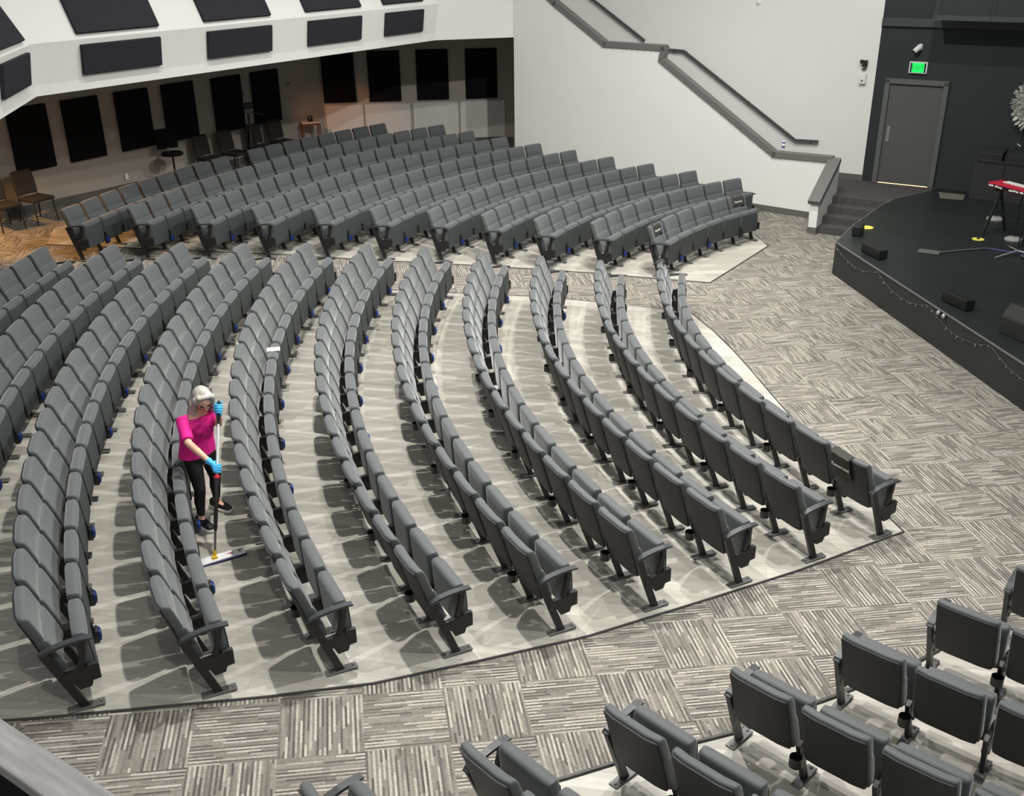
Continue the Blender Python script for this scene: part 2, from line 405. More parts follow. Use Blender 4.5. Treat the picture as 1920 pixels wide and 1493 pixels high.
bm = bmesh.new(); add_prism(bm, [(q[0], q[1], -.03) for q in [(a.x, a.y), (ra.x, ra.y), (7.73, 20.17), (8.67, 20.80), (wx(8.86).x, wx(8.86).y), (wx(6.5).x, wx(6.5).y), ((mx_(6.2)+WN*.17).x, (mx_(6.2)+WN*.17).y), (e1.x+sn.x*.17, e1.y+sn.y*.17)]], None, (0, 0, ST+.03-.003))
struct(obj('floor_landing', bm, M_dkcarp))
# the stair climbing behind the parapet
bm = bmesh.new(); x = 6.0; z = ST
for k in range(13):
    z += .17; xa = 5.10-.235*k; xb = xa-.25
    a = mx_(xa)+WN*.165; b = mx_(xb)+WN*.165
    add_prism(bm, [(a.x, a.y, z-.17), (b.x, b.y, z-.17), (b.x, b.y, z), (a.x, a.y, z)], None, WN*1.38)
struct(obj('stair_flight', bm, M_dkcarp), 'carpeted stair flight behind the white half wall')

# ------------------------------------------------------------------ balcony
B0, B1, B2 = Vector((.135, 24.35, 0)), Vector((-1.609, 23.897, 0)), Vector((-7.186, 16.074, 0))
bd = (B2-B1).normalized(); bn = Vector((-bd.y, bd.x, 0)); bn = bn if bn.x > 0 else -bn
B3 = B2 + Vector((.177, -.984, 0)).normalized()*4.2; n3 = Vector((.984, .177, 0))
ZS = 3.319
mit = (bn+n3)/(1+bn.dot(n3))
rend = Vector((.5, .13, 0))*0 + bn
levels = [(0, 0), (0, .158), (.09, .76), (-.62, 2.1)]
def brow(o, h): return [B1+bn*o-bd*(o*.35)+V(0, 0, ZS+h), B2+mit*o+V(0, 0, ZS+h), B3+n3*o+V(0, 0, ZS+h)]
bm = bmesh.new(); rows_ = [[bm.verts.new(p) for p in brow(o, h)] for o, h in levels]
back = [[bm.verts.new(p) for p in brow(-1.0, 2.1)], [bm.verts.new(p) for p in brow(-.5, 0)]]
rows_ = rows_ + back
for a, b in zip(rows_, rows_[1:]+rows_[:1]):
    for i in range(2): bm.faces.new((a[i], a[i+1], b[i+1], b[i]))
bm.faces.new([r[0] for r in rows_]); bm.faces.new([r[2] for r in rows_][::-1])
struct(obj('wall_balcony', bm, M_white), 'white faceted balcony front')
bm = bmesh.new(); w0, w1 = B0+V(.0, 0, 0), B1
add_prism(bm, [w0+V(0, 0, ZS), w1+V(0, 0, ZS), w1+V(0, 0, 8), w0+V(0, 0, 8)], None, (-.015, .06, 0)); struct(obj('wall_balcony_end', bm, M_white))
bm = bmesh.new()
und = [B0+V(-.02, .08, 0), B1+V(-.06, .08, 0), B2-mit*.06, B3-n3*.06, Vector((-13.6, B3.y, 0)), Vector((-13.6, lx(-13.6).y, 0)), Vector((-4.65, 26.35, 0)), rx(.62)]
add_prism(bm, [(p.x, p.y, ZS+.002) for p in und], None, (0, 0, .25)); struct(obj('ceiling_balcony', bm, M_white))

# acoustic panels
def acoustic(name, origin, ux, uz, un, w, h, t, label, group, m=None):
    root_m = Matrix((ux, un, uz)).transposed().to_4x4(); root_m.translation = origin
    bm = bmesh.new(); add_box(bm, (w/2, t/2, h/2), (w, t, h), None, .012, 2)
    o = obj(name, bm, m or (M_acou_lit if 'balcony' in label else M_acou_shaded)); o.matrix_world = root_m
    tag(o, label, 'acoustic panel', group); return o
UP = Vector((0, 0, 1))
ordn = ['first', 'second', 'third', 'fourth', 'fifth', 'sixth', 'seventh', 'eighth', 'ninth', 'tenth', 'eleventh', 'twelfth', 'thirteenth', 'fourteenth', 'fifteenth', 'sixteenth', 'seventeenth', 'eighteenth', 'nineteenth']
LW = [(-8.628, 1), (-7.962, 2), (-7.316, 3), (-6.568, 4), (-5.923, 5)]
zb = [1.48, 1.48, 1.475, 1.46, 1.44]
ref = ['above the stacking chairs at the left edge', 'right of the chairs at the left edge', 'above the wall outlet', 'behind the tall black stool', 'behind the tripod, left side', 'behind the tripod, right side']
xs = [-9.26] + [x for x, _ in LW]
for i, x in enumerate(xs):
    wd = .82 if i < 3 else .84
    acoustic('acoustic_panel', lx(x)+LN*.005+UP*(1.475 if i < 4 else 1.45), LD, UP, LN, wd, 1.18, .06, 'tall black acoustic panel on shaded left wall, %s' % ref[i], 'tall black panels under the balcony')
RX = [(-4.62, 1.63), (-3.495, 1.625), (-2.301, 1.63), (-1.08, 1.625)]
ref2 = ['nearest the inside wall corner', 'second from the inside wall corner', 'second from the white stair wall', 'nearest the white stair wall']
for i, (x, z) in enumerate(RX):
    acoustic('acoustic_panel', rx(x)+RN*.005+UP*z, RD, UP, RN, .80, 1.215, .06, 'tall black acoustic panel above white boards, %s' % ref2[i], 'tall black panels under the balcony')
# white boards under them
for i, (xa, xb_) in enumerate([(-4.6, -3.68), (-3.63, -2.50), (-2.43, -1.29), (-1.24, -.10)]):
    bm = bmesh.new(); w = (rx(xb_)-rx(xa)).length; add_box(bm, (w/2, .015, .46), (w, .03, .92), None, .004, 1)
    m4 = Matrix((RD, RN, UP)).transposed().to_4x4(); m4.translation = rx(xa)+UP*.64+RN*.004
    o = obj('wall_board', bm, M_board); o.matrix_world = m4
    tag(o, 'low pale wall board below the black panels, %s' % ['nearest the inside wall corner', 'second from the inside wall corner', 'second from the white stair wall', 'nearest the white stair wall'][i], 'wall board', 'pale boards on the back wall')
# horizontal panels on the balcony front
p_lo = [(-6.71, 0), (-5.28, 1), (-3.88, 2), (-2.60, 3)]
def on_seg(x): return B1 + bd*((x-B1.x)/bd.x)
ulo = (bn*.09+UP*.602).normalized(); nlo = (bn*.602-UP*.09).normalized()
uup = (bn*(-.71)+UP*1.34).normalized(); nup = (bn*1.34+UP*.71).normalized()
segd = -bd
names = ['beside the left bend', 'second from the left bend', 'second from the plain end wall', 'nearest the plain end wall']
for i, (x, _) in enumerate(p_lo):
    b0 = on_seg(x)
    wd = 1.50 if i < 3 else 1.24
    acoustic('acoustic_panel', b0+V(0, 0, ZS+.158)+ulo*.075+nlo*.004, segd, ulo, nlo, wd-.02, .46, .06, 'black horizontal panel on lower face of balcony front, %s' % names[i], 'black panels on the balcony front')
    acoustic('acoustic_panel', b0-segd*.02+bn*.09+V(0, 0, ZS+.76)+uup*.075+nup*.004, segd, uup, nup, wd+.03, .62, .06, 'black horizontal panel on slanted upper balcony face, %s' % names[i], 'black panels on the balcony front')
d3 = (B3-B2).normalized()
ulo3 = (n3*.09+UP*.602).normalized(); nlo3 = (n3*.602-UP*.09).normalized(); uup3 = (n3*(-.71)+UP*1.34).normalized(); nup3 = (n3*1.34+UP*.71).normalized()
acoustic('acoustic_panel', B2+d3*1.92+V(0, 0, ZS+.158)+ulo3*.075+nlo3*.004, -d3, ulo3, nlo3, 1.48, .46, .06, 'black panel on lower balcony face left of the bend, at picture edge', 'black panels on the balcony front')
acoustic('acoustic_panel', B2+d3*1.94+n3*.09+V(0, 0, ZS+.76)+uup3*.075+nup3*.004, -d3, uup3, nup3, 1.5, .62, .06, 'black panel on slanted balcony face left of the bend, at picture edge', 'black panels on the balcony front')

# ------------------------------------------------------------------ auditorium seats
def back_levels():
    L = []
    def xc(z): u = (z-.33)/.52; return -.105-.165*max(u, 0)**1.1
    for z, hw, ht in [(.328, .206, .014), (.332, .216, .030), (.343, .224, .043), (.37, .228, .051), (.43, .230, .055), (.52, .230, .054), (.60, .230, .051), (.632, .230, .047), (.640, .229, .035), (.650, .230, .041), (.72, .230, .042), (.79, .230, .042), (.826, .229, .040), (.841, .226, .034), (.850, .221, .023), (.853, .214, .010)]:
        L.append((z, xc(z)+(.006 if z < .635 else 0), hw, ht))
    return L
mb_back = obj('backrest', pad_mesh(back_levels(), bow=.024, p=7), M_fab, smooth=True)
def rp_levels():
    L = []
    for z, hw in [(.340, .205), (.350, .215), (.40, .219), (.55, .220), (.70, .220), (.80, .220), (.826, .217), (.834, .207)]:
        u = (z-.33)/.52; L.append((z, -.105-.165*u**1.1-.0455-.006*(z < .632), hw, .008))
    return L
mb_bpan = obj('back_panel', pad_mesh(rp_levels(), bow=.024, p=9), M_backp, smooth=True)
mb_seat = obj('seat', pad_mesh([(.205, .082, .185, .012), (.21, .081, .208, .03), (.225, .08, .224, .046), (.26, .078, .233, .054), (.34, .074, .234, .056), (.45, .068, .235, .056), (.54, .062, .235, .055), (.592, .059, .235, .054), (.612, .058, .232, .048), (.623, .057, .228, .034), (.627, .057, .216, .012)], p=7), M_fab, smooth=True)
mb_shell = obj('seat_shell', pad_mesh([(.222, .126, .205, .006), (.24, .126, .222, .007), (.30, .124, .230, .008), (.45, .118, .232, .008), (.555, .110, .231, .007), (.575, .108, .215, .005)], p=6), M_fab2, smooth=True)
bm = bmesh.new(); add_bar(bm, (0, 0, 0), (-.158, 0, .43), .032, .055, up=(1, 0, 0)); mb_leg = obj('leg', bm, M_blk)
bm = bmesh.new(); add_bar(bm, (0, 0, 0), (-.205, 0, .565), .034, .06, up=(1, 0, 0)); mb_eleg = obj('leg', bm, M_blk)
bm = bmesh.new(); add_box(bm, (.0, 0, .012), (.26, .075, .014), None, .004, 1)
for sx in (-.105, .105): add_lathe(bm, [(.012, .018), (.012, .026), (.004, .028)], (sx, 0, 0), 8)
mb_foot = obj('foot_plate', bm, M_base)
bpoly = [(-.13, .27), (-.125, .335), (.05, .355), (.065, .372), (.142, .366), (.142, .238), (.085, .232), (.068, .185), (-.015, .18), (-.045, .245)]
bm = bmesh.new(); add_prism(bm, [(x, -.02, z) for x, z in bpoly], None, (0, .04, 0)); mb_brk = obj('hinge_bracket', bm, M_blk)
bm = bmesh.new(); arm = [(-.235, .545), (-.21, .572), (-.13, .592), (-.03, .606), (.06, .610), (.135, .603), (.14, .590), (.06, .590), (-.03, .585), (-.13, .569), (-.20, .548)]
add_prism(bm, [(x, -.027, z) for x, z in arm], None, (0, .054, 0)); mb_arm = obj('armrest', bm, M_arm)
bm = bmesh.new(); stp = [(.045, .59), (.085, .59), (.075, .50), (.05, .40), (.03, .35), (-.01, .35), (.015, .42), (.04, .51)]
add_prism(bm, [(x, -.014, z) for x, z in stp], None, (0, .028, 0)); mb_strut = obj('arm_strut', bm, M_blk)
# cup ring on an arm behind the post
bm = bmesh.new(); n = 20
ro, ri = .046, .040
R_ = [[bm.verts.new((-.18+r*math.cos(2*PI*j/n), r*math.sin(2*PI*j/n), z)) for j in range(n)] for r, z in ((ri, .262), (ri, .325), (ro, .325), (ro, .25))]
for a, b in zip(R_, R_[1:]):
    for j in range(n): bm.faces.new((a[j], a[(j+1) % n], b[(j+1) % n], b[j]))
bm.faces.new(R_[0]); bm.faces.new(R_[-1][::-1]); add_bar(bm, (-.14, 0, .29), (-.09, 0, .29), .03, .05); mb_cup = obj('cup_holder', bm, mat('black_plastic', (26, 27, 28), .35, .5), smooth=True)
# card holder in front of the post, with its blue insert
bm = bmesh.new(); add_box(bm, (.15, 0, .235), (.05, .085, .12), None, .008, 2); add_bar(bm, (.0, 0, .28), (.13, 0, .28), .03, .03); add_lathe(bm, [(.004, 0), (.004, .02), (.012, .024), (.012, .036), (.004, .04)], (.15, -.03, .295), 10)
mb_hold = obj('card_holder', bm, mat('black_plastic', (26, 27, 28)), smooth=True)
bm = bmesh.new(); add_box(bm, (.180, -.005, .24), (.022, .082, .085), None, .008, 2); mb_card = obj('blue_insert', bm, M_blue, smooth=True)
bm = bmesh.new()
rr = [bm.verts.new((.1915, -.005+.030*math.cos(2*PI*j/18), .24+.034*math.sin(2*PI*j/18))) for j in range(18)]; bm.faces.new(rr); ext = bmesh.ops.extrude_face_region(bm, geom=bm.faces[:]); bmesh.ops.translate(bm, vec=(.003, 0, 0), verts=[g for g in ext['geom'] if isinstance(g, bmesh.types.BMVert)])
mb_disc = obj('round_mark', bm, M_navy)
PROTO = [mb_back, mb_bpan, mb_seat, mb_shell, mb_leg, mb_eleg, mb_foot, mb_brk, mb_arm, mb_strut, mb_cup, mb_hold, mb_card, mb_disc]
PM = {id(p): p.data for p in PROTO}
D = dict(back=mb_back.data, bpan=mb_bpan.data, seat=mb_seat.data, shell=mb_shell.data, leg=mb_leg.data, eleg=mb_eleg.data, foot=mb_foot.data, brk=mb_brk.data, arm=mb_arm.data, strut=mb_strut.data, cup=mb_cup.data, hold=mb_hold.data, card=mb_card.data, disc=mb_disc.data)
for p in PROTO: bpy.data.objects.remove(p)
def child(name, data, parent, loc=(0, 0, 0)):
    o = bpy.data.objects.new(name, data); COL.objects.link(o); o.parent = parent; o.location = loc; return o
NSEAT = 0
SEATS = {}
def add_seat(x, y, rz, w, label, group, post_sides, end_sides, acc):
    """post_sides: y signs at which this seat carries a leg; end_sides: those that are row ends; acc: sides with cup and card holder"""
    global NSEAT; NSEAT += 1
    r = empty('auditorium_seat', (x, y, zf(x, y)+.008), rz); r.scale = (1, w/.527, 1)
    tag(r, label, 'seat', group)
    bk = child('backrest', D['back'], r); child('back_panel', D['bpan'], bk)
    se = child('seat', D['seat'], r); child('seat_shell', D['shell'], se)
    for s in post_sides:
        e = s in end_sides
        lg = child('leg', D['eleg' if e else 'leg'], r, (0, s*.2635, 0)); child('foot_plate', D['foot'], lg)
        child('hinge_bracket', D['brk'], r, (0, s*.2635, 0))
        if e:
            a = child('armrest', D['arm'], r, (0, s*.2635, 0)); child('arm_strut', D['strut'], a)
    for s, blue in acc:
        child('cup_holder', D['cup'], r, (0, s*.2635-s*.0, 0))
        h = child('card_holder', D['hold'], r, (0, s*.2635, 0))
        if blue:
            child('blue_insert', D['card'], h); child('round_mark', D['disc'], h)
    return r
def seat_visible(x, y):
    z = zf(x, y); return in_view((x, y, z+.8)) or in_view((x, y, z+.3))
RPITCH = .9144
def row_name(k): return 'front row' if k == 1 else '%s row from stage' % ordn[k-1]
# middle block
phi0 = [math.degrees(v) for v in (3.66442, 3.66392, 3.66192, 3.65605, 3.64927, 3.63941, 3.62592, 3.6164, 3.60153)]+[205.6, 204.9]
phiE = [None, 169.68, 169.86, 169.86, 170.02, 170.42, 171.28, 172.30, 173.04, 174.2, 175.32]
NM = [13, 14, 15, 16, 17, 18, 18, 18, 18, 18, 18]
for k in range(1, 12):
    r = 9.31289+RPITCH*(k-1); n = NM[k-1]
    a0 = math.radians(phi0[k-1]); a1 = math.radians(phiE[k-1]) if phiE[k-1] else a0-n*.5271/r
    for s in range(n):
        a = a0+(a1-a0)*(s+.5)/n; x, y = MC.x+r*math.cos(a), MC.y+r*math.sin(a)
        if not seat_visible(x, y): continue
        w = abs(a1-a0)/n*r
        ev = k >= 8
        def has(i): return 0 < i < n and ((i % 2 == 0) if ev else (i % 2 == 1)) or (k == 9 and i == 1)
        sides = [-1]+([1] if s == n-1 else [])
        ends = ([-1] if s == 0 else [])+([1] if s == n-1 else [])
        SEATS[('m', k, s)] = add_seat(x, y, a+PI, w, 'charcoal fold-up auditorium seat, %s from the near aisle, %s, middle block' % (ordn[s], row_name(k)), 'seats in the middle block', sides, ends, [(-1, k > 2)] if has(s) else [])
# far block
C2 = Vector((9.30929, 12.94115)); pf = (2.61311, 2.6531, 2.69126, 2.71098, 2.73641, 2.76932, 2.79963, 2.83268, 2.86109, 2.88947, 2.91967)
NF = [6, 9, 10, 11, 12, 13, 14, 15, 17, 18, 18]; lastS = [5.0, 8.0, 8.9, 9.55, 10.4, 11.5, 12.7, 14.05, 15.4, 16.9, 16.85]
for k in range(1, 12):
    r = 7.78618+RPITCH*(k-1); n = NF[k-1]; w = .5271*lastS[k-1]/(n-1)
    for s in range(n):
        if k == 11 and s == 9: continue
        a = pf[k-1]-(s+.5)*w/r; x, y = C2.x+r*math.cos(a), C2.y+r*math.sin(a)
        if not seat_visible(x, y): continue
        sides = [-1]+([1] if s == n-1 or (k == 11 and s == 8) else [])
        ends = ([-1] if s == 0 or (k == 11 and s == 10) else [])+([1] if s == n-1 or (k == 11 and s == 8) else [])
        SEATS[('f', k, s)] = add_seat(x, y, a+PI, w, 'charcoal fold-up auditorium seat, %s from the aisle, %s, far block' % (ordn[s], row_name(k)), 'seats in the far block', sides, ends, [(-1, s < 2 or (k == 1 and s == 3))] if s % 2 == 1 else [])
# near block
C3 = Vector((10.61916, 14.39805)); pn = {0: 3.9915, 1: 3.96426, 2: 3.93673, 3: 3.91003, 4: 3.88577, 5: 3.8622, 6: 3.8412, 7: 3.8215}
for k in range(0, 8):
    r = 10.66907+RPITCH*(k-1)
    for s in range(8):
        a = pn[k]+(s+.5)*.5271/r; x, y = C3.x+r*math.cos(a), C3.y+r*math.sin(a)
        if not seat_visible(x, y) or y < 2.6: continue
        SEATS[('n', k, s)] = add_seat(x, y, a+PI, .5271, 'charcoal fold-up auditorium seat, %s from the aisle, %s, near right block' % (ordn[s], row_name(k+1)), 'seats in the near right block', [1], [1] if s == 0 else [], [(1, False)] if s % 2 == 1 else [])
print('SEATS', NSEAT)

# things lying on seats
def local_pt(root, p):
    m = Matrix.Translation(root.location) @ Matrix.Rotation(root.rotation_euler.z, 4, 'Z') @ Matrix.Diagonal((*root.scale, 1)); return m @ Vector(p)
def xback(z): return -.105-.165*max((z-.33)/.52, 0)**1.1
def drape(root, y0, y1, zf_, zr, label, txt=None, tsize=.05, front_text=False):
    """cloth folded over the top of a seat back: down to zf_ in front and zr behind"""
    M = Matrix.Translation(root.location) @ Matrix.Rotation(root.rotation_euler.z, 4, 'Z')
    bm = bmesh.new(); n = 10; prof = []
    def bow(y): return -.028*(1-(y/.247)**2)
    zs_f = [zf_+(.83-zf_)*i/6 for i in range(7)]
    for z in zs_f: prof.append(('f', z))
    prof += [('t', .862)]
    for z in [.83-(.83-zr)*i/6 for i in range(7)]: prof.append(('r', z))
    grid = []
    for i in range(n+1):
        y = y0+(y1-y0)*i/n; colv = []
        for kd, z in prof:
            wob = .004*math.sin(9*y*7+z*30)
            if kd == 'f': x = xback(z)+.052+wob+bow(y)
            elif kd == 't': x = xback(.85)+bow(y)
            else: x = xback(z)-.062+wob+bow(y)
            dz = .02*math.sin(i*1.3) if z in (zf_, zr) else 0
            colv.append(bm.verts.new((x, y, z+dz)))
        grid.append(colv)
    for a, b in zip(grid, grid[1:]):
        for j in range(len(prof)-1): bm.faces.new((a[j], a[j+1], b[j+1], b[j]))
    rt = obj('seat_cover', bm, M_dkcloth, smooth=True); rt.matrix_world = M
    md = rt.modifiers.new('s', 'SOLIDIFY'); md.thickness = .004; md.offset = 1
    tag(rt, label, 'seat cover', 'reserved covers hung over seat backs')
    if txt:
        ym = (y0+y1)/2
        if front_text:
            z = .75; x = xback(z)+.066-.028*(1-(ym/.247)**2); ry = Matrix.Rotation(math.radians(90-17), 4, 'X')
            t = text_obj('lettering', txt, tsize, .001, M_lett, rt, Matrix.Translation((x, ym, z)) @ Matrix.Rotation(PI/2, 4, 'Z') @ ry)
        else:
            z = .70; x = xback(z)-.074-.028*(1-(ym/.247)**2)
            t = text_obj('lettering', txt, tsize, .001, M_lett, rt, Matrix.Translation((x, ym, z)) @ Matrix.Rotation(-PI/2, 4, 'Z') @ Matrix.Rotation(math.radians(90+17), 4, 'X'))
    return rt
drape(SEATS[('m', 1, 0)], -.05, .215, .64, .56, 'black cloth cover marked Reserved on the near end seat of the front row', 'Reserved', .062)
drape(SEATS[('m', 1, 12)], -.02, .20, .80, .50, 'dark cloth cover over the far end seat of the middle block front row')
drape(SEATS[('f', 1, 0)], -.14, .14, .665, .70, 'small reserved cover on the aisle seat of the far block front row', 'Reserved', .055, True)
drape(SEATS[('f', 1, 5)], -.15, .17, .665, .70, 'small reserved cover on the wall end seat of the far block front row', 'Reserved', .055, True)
if ('n', 0, 0) in SEATS: drape(SEATS[('n', 0, 0)], -.2, .12, .64, .66, 'dark cloth cover on the front seat at the right picture edge')
bm = bmesh.new(); add_box(bm, (0, 0, .003), (.16, .12, .004)); o = obj('paper_card', bm, M_lett)
best = min(SEATS.items(), key=lambda t: (t[1].location-Vector((-2.918, 11.62, t[1].location.z))).length); q = best[1]
o.location = local_pt(q, (.055, 0, .627)); o.rotation_euler = (0, 0, q.rotation_euler.z+.1)
tag(o, 'small white paper card lying on top of a folded seat beyond the woman', 'card')

# ------------------------------------------------------------------ woman with a mop
P0 = Vector((-3.0, 8.69, .316)); FV = Vector((.805, -.593, 0)); LV = Vector((.593, .805, 0))
PR = Matrix((FV, LV, UP)).transposed()
def L(f, l, z): return P0 + FV*f + LV*l + UP*z
woman = empty('person', P0); tag(woman, 'gray haired woman in pink blouse and blue gloves, mopping between the seat rows', 'person')
M_skin = mat('skin', (224, 172, 148), .55, .4, noise=.05, nscale=20)
M_pink = mat('pink_fabric', (214, 34, 134), .75, .25, noise=.1, nscale=16, bump=.3)
M_leg = mat('black_leggings', (24, 24, 26), .7, .3, noise=.1, nscale=30)
M_hair = mat('gray_hair', (172, 167, 157), .5, .5, noise=.42, nscale=24, bump=.6)
M_glove = mat('blue_glove', (72, 176, 232), .5, .4, noise=.08, nscale=30)
def pobj(name, bm, m, vox=.011, parent=woman):
    bmesh.ops.translate(bm, vec=-P0, verts=bm.verts)
    o = obj(name, bm, m, parent, smooth=False)
    if vox:
        md = o.modifiers.new('r', 'REMESH'); md.mode = 'VOXEL'; md.voxel_size = vox; md.use_smooth_shade = True
        sm = o.modifiers.new('s', 'SMOOTH'); sm.iterations = 4; sm.factor = .5
    else:
        for p in o.data.polygons: p.use_smooth = True
    return o
def limb(bm, pts, n=14):                    # (point, radius)
    add_tube(bm, [p for p, r in pts], [r for p, r in pts], n)
JOINT = Vector((-2.751, 7.91, .352)); TOPH = Vector((-2.704, 8.502, 1.584))
pd = (TOPH-JOINT).normalized(); PL = (TOPH-JOINT).length
def pole(t): return JOINT+pd*(PL*t)
hL = pole(1.0); hR = pole(.60)
shR, shL = L(.01, -.150, 1.115), L(.04, .150, 1.13)
elR, elL = L(.20, -.25, .985), L(.17, .13, 1.02)
wrR = hR + (elR-hR).normalized()*.085; wrL = hL + (elL-hL).normalized()*.085
hipR, hipL = L(-.02, -.085, .72), L(-.02, .085, .72)
ankR, ankL = L(.085, -.165, .085), L(-.085, .16, .085)
kneR, kneL = L(.08, -.125, .395), L(.0, .125, .395)
HD = L(.135, .015, 1.30)                    # head centre, bowed forward
hf = (FV*.80 + LV*-.34 - UP*.44).normalized(); hl = UP.cross(hf).normalized(); hu = hf.cross(hl)
HM = Matrix((hf, hl, hu)).transposed()
def H(x, y, z): return HD + HM @ Vector((x, y, z))
def torso_rings(g=0, top=1.16, bot=.62):
    R = [(L(-.03, 0, bot), .158+g, .115+g), (L(-.03, 0, .70), .165+g, .122+g), (L(-.02, 0, .80), .150+g, .112+g), (L(-.01, 0, .90), .140+g, .108+g), (L(.0, 0, 1.0), .152+g, .118+g), (L(.02, 0, 1.08), .155+g, .105+g), (L(.035, 0, 1.14), .135+g, .08+g), (L(.05, 0, 1.175), .075+g, .058+g)]
    return [(c, LV*a, FV*b) for c, a, b in R]
# body: one continuous surface
bm = bmesh.new()
add_loft(bm, torso_rings(-.006), 20, 2.3)
limb(bm, [(L(.04, 0, 1.14), .055), (L(.075, .005, 1.21), .05), (H(-.03, 0, -.04), .05)])
add_ell(bm, H(0, 0, .015), (.092, .073, .105), HM); add_ell(bm, H(.035, 0, -.05), (.055, .055, .062), HM)
add_ell(bm, H(.096, 0, -.018), (.018, .012, .022), HM)                      # nose
add_ell(bm, H(.08, 0, -.065), (.014, .024, .010), HM)
for s in (-1, 1): add_ell(bm, H(-.005, s*.074, -.005), (.018, .008, .03), HM)  # ears
for sh, el, wr in ((shR, elR, wrR), (shL, elL, wrL)):
    limb(bm, [(L(.02, 0, 1.1)*.35+sh*.65, .05), (sh, .052), (sh*.5+el*.5, .043), (el, .037), (el*.55+wr*.45, .034), (wr, .025)])
for hp, kn, an, s in ((hipR, kneR, ankR, -1), (hipL, kneL, ankL, 1)):
    limb(bm, [(hp+UP*.04, .078), (hp-UP*.05, .082), (hp*.5+kn*.5, .070), (kn, .052), (kn*.6+an*.4-FV*.012, .050), (an*.75+kn*.25, .036), (an, .033), (an+FV*.10-UP*.045, .03)])
pobj('body', bm, M_skin, .010)
# clothes
bm = bmesh.new()
R = [(L(-.045, -.01, .70), .190, .142), (L(-.04, 0, .76), .182, .138), (L(-.025, 0, .86), .168, .130), (L(-.005, 0, .97), .170, .135), (L(.02, 0, 1.06), .172, .122), (L(.035, 0, 1.11), .150, .095), (L(.045, 0, 1.135), .120, .078)]
add_loft(bm, [(c, LV*a, FV*b) for c, a, b in R], 22, 2.2)
for sh, el in ((shR, elR), (shL, elL)):
    limb(bm, [(L(.02, 0, 1.06)*.4+sh*.6, .068), (sh, .063), (sh*.55+el*.45, .060), (sh*.10+el*.90, .060)])
add_ell(bm, L(.085, -.06, 1.0), (.06, .065, .06), PR); add_ell(bm, L(.085, .06, 1.0), (.06, .065, .06), PR)
blouse = pobj('blouse', bm, M_pink, .012)
bm = bmesh.new()
add_loft(bm, [(L(-.03, 0, .63), LV*.15, FV*.115), (L(-.03, 0, .70), LV*.168, FV*.125), (L(-.025, 0, .80), LV*.15, FV*.113)], 20, 2.3)
for hp, kn, an in ((hipR, kneR, ankR), (hipL, kneL, ankL)):
    limb(bm, [(hp+UP*.02, .086), (hp-UP*.05, .088), (hp*.5+kn*.5, .076), (kn, .057), (kn*.6+an*.4-FV*.012, .054), (an*.72+kn*.28, .041), (an*.86+kn*.14, .038)])
pobj('leggings', bm, M_leg, .010)
M_shoe = mat('black_shoe', (22, 22, 24), .6, .4); M_sole = mat('white_sole', (232, 230, 224), .5, .3)
for an, yaw in ((ankR, -.05), (ankL, .12)):
    d = (FV*math.cos(yaw)+LV*math.sin(yaw)); q = Vector((-d.y, d.x, 0)); g = Vector((an.x, an.y, zf(an.x, an.y)+.008))
    bm = bmesh.new()
    add_loft(bm, [(g-d*.085+UP*.05, q*.02, UP*.03), (g-d*.07+UP*.055, q*.036, UP*.045), (g-d*.02+UP*.06, q*.04, UP*.052), (g+d*.06+UP*.05, q*.042, UP*.036), (g+d*.12+UP*.04, q*.045, UP*.026), (g+d*.165+UP*.034, q*.036, UP*.018), (g+d*.18+UP*.03, q*.015, UP*.008)], 14, 2.4)
    sh_ = pobj('shoe', bm, M_shoe, 0)
    bm = bmesh.new(); add_loft(bm, [(g+UP*z, (d*.148), q*.056) for z in (.0, .034)], 20, 2.8)
    bmesh.ops.translate(bm, vec=d*.045, verts=bm.verts); so = pobj('sole', bm, M_sole, 0, sh_)
# hair: a shoulder-length bob around the skull, face left free
bm = bmesh.new()
add_ell(bm, H(-.022, 0, .035), (.100, .09, .108), HM, 18, 12)
for s in (-1, 1):
    for (a, b, c, r) in ((.03, .087, -.03, .034), (.01, .095, -.06, .038), (-.03, .088, -.07, .045), (.035, .084, .04, .034), (.02, .10, -.10, .03), (-.02, .098, -.115, .034)):
        add_ell(bm, H(a, s*b, c), (r, r*.72, r*1.6), HM)
for y in (-.06, -.02, .02, .06): add_ell(bm, H(-.075, y, -.06), (.045, .038, .10), HM)
for y, x, z in ((-.105, -.01, -.15), (-.085, .03, -.14), (-.09, -.06, -.15), (-.05, -.095, -.15), (0, -.10, -.16), (.05, -.095, -.15), (.09, -.05, -.15), (.10, .0, -.14)): add_ell(bm, H(x, y, z), (.034, .030, .055), HM)
for y in (-.05, -.015, .02, .055): add_ell(bm, H(.040, y, .098), (.04, .026, .022), HM)
pobj('hair', bm, M_hair, .009)
M_dark = mat('dark_lens', (40, 24, 22), .3, .5)
for s in (-1, 1):
    bm = bmesh.new(); add_ell(bm, H(.083, s*.032, .012), (.008, .013, .008), HM); pobj('eye', bm, M_dark, 0)
bm = bmesh.new()
for s in (-1, 1):
    add_tube(bm, [H(.104+.0*j, s*.034+.023*math.cos(2*PI*j/14), .008+.018*math.sin(2*PI*j/14)) for j in range(15)], .0028, 6)
    add_tube(bm, [H(.10, s*.057, .012), H(.05, s*.077, .012), H(.0, s*.08, .008)], .0028, 6)
add_tube(bm, [H(.104, -.012, .012), H(.106, 0, .015), H(.104, .012, .012)], .0028, 6)
pobj('glasses', bm, M_dark, 0)
bm = bmesh.new(); add_ell(bm, H(.089, 0, -.064), (.008, .021, .006), HM); pobj('lips', bm, mat('lips', (176, 84, 84), .5, .4), 0)
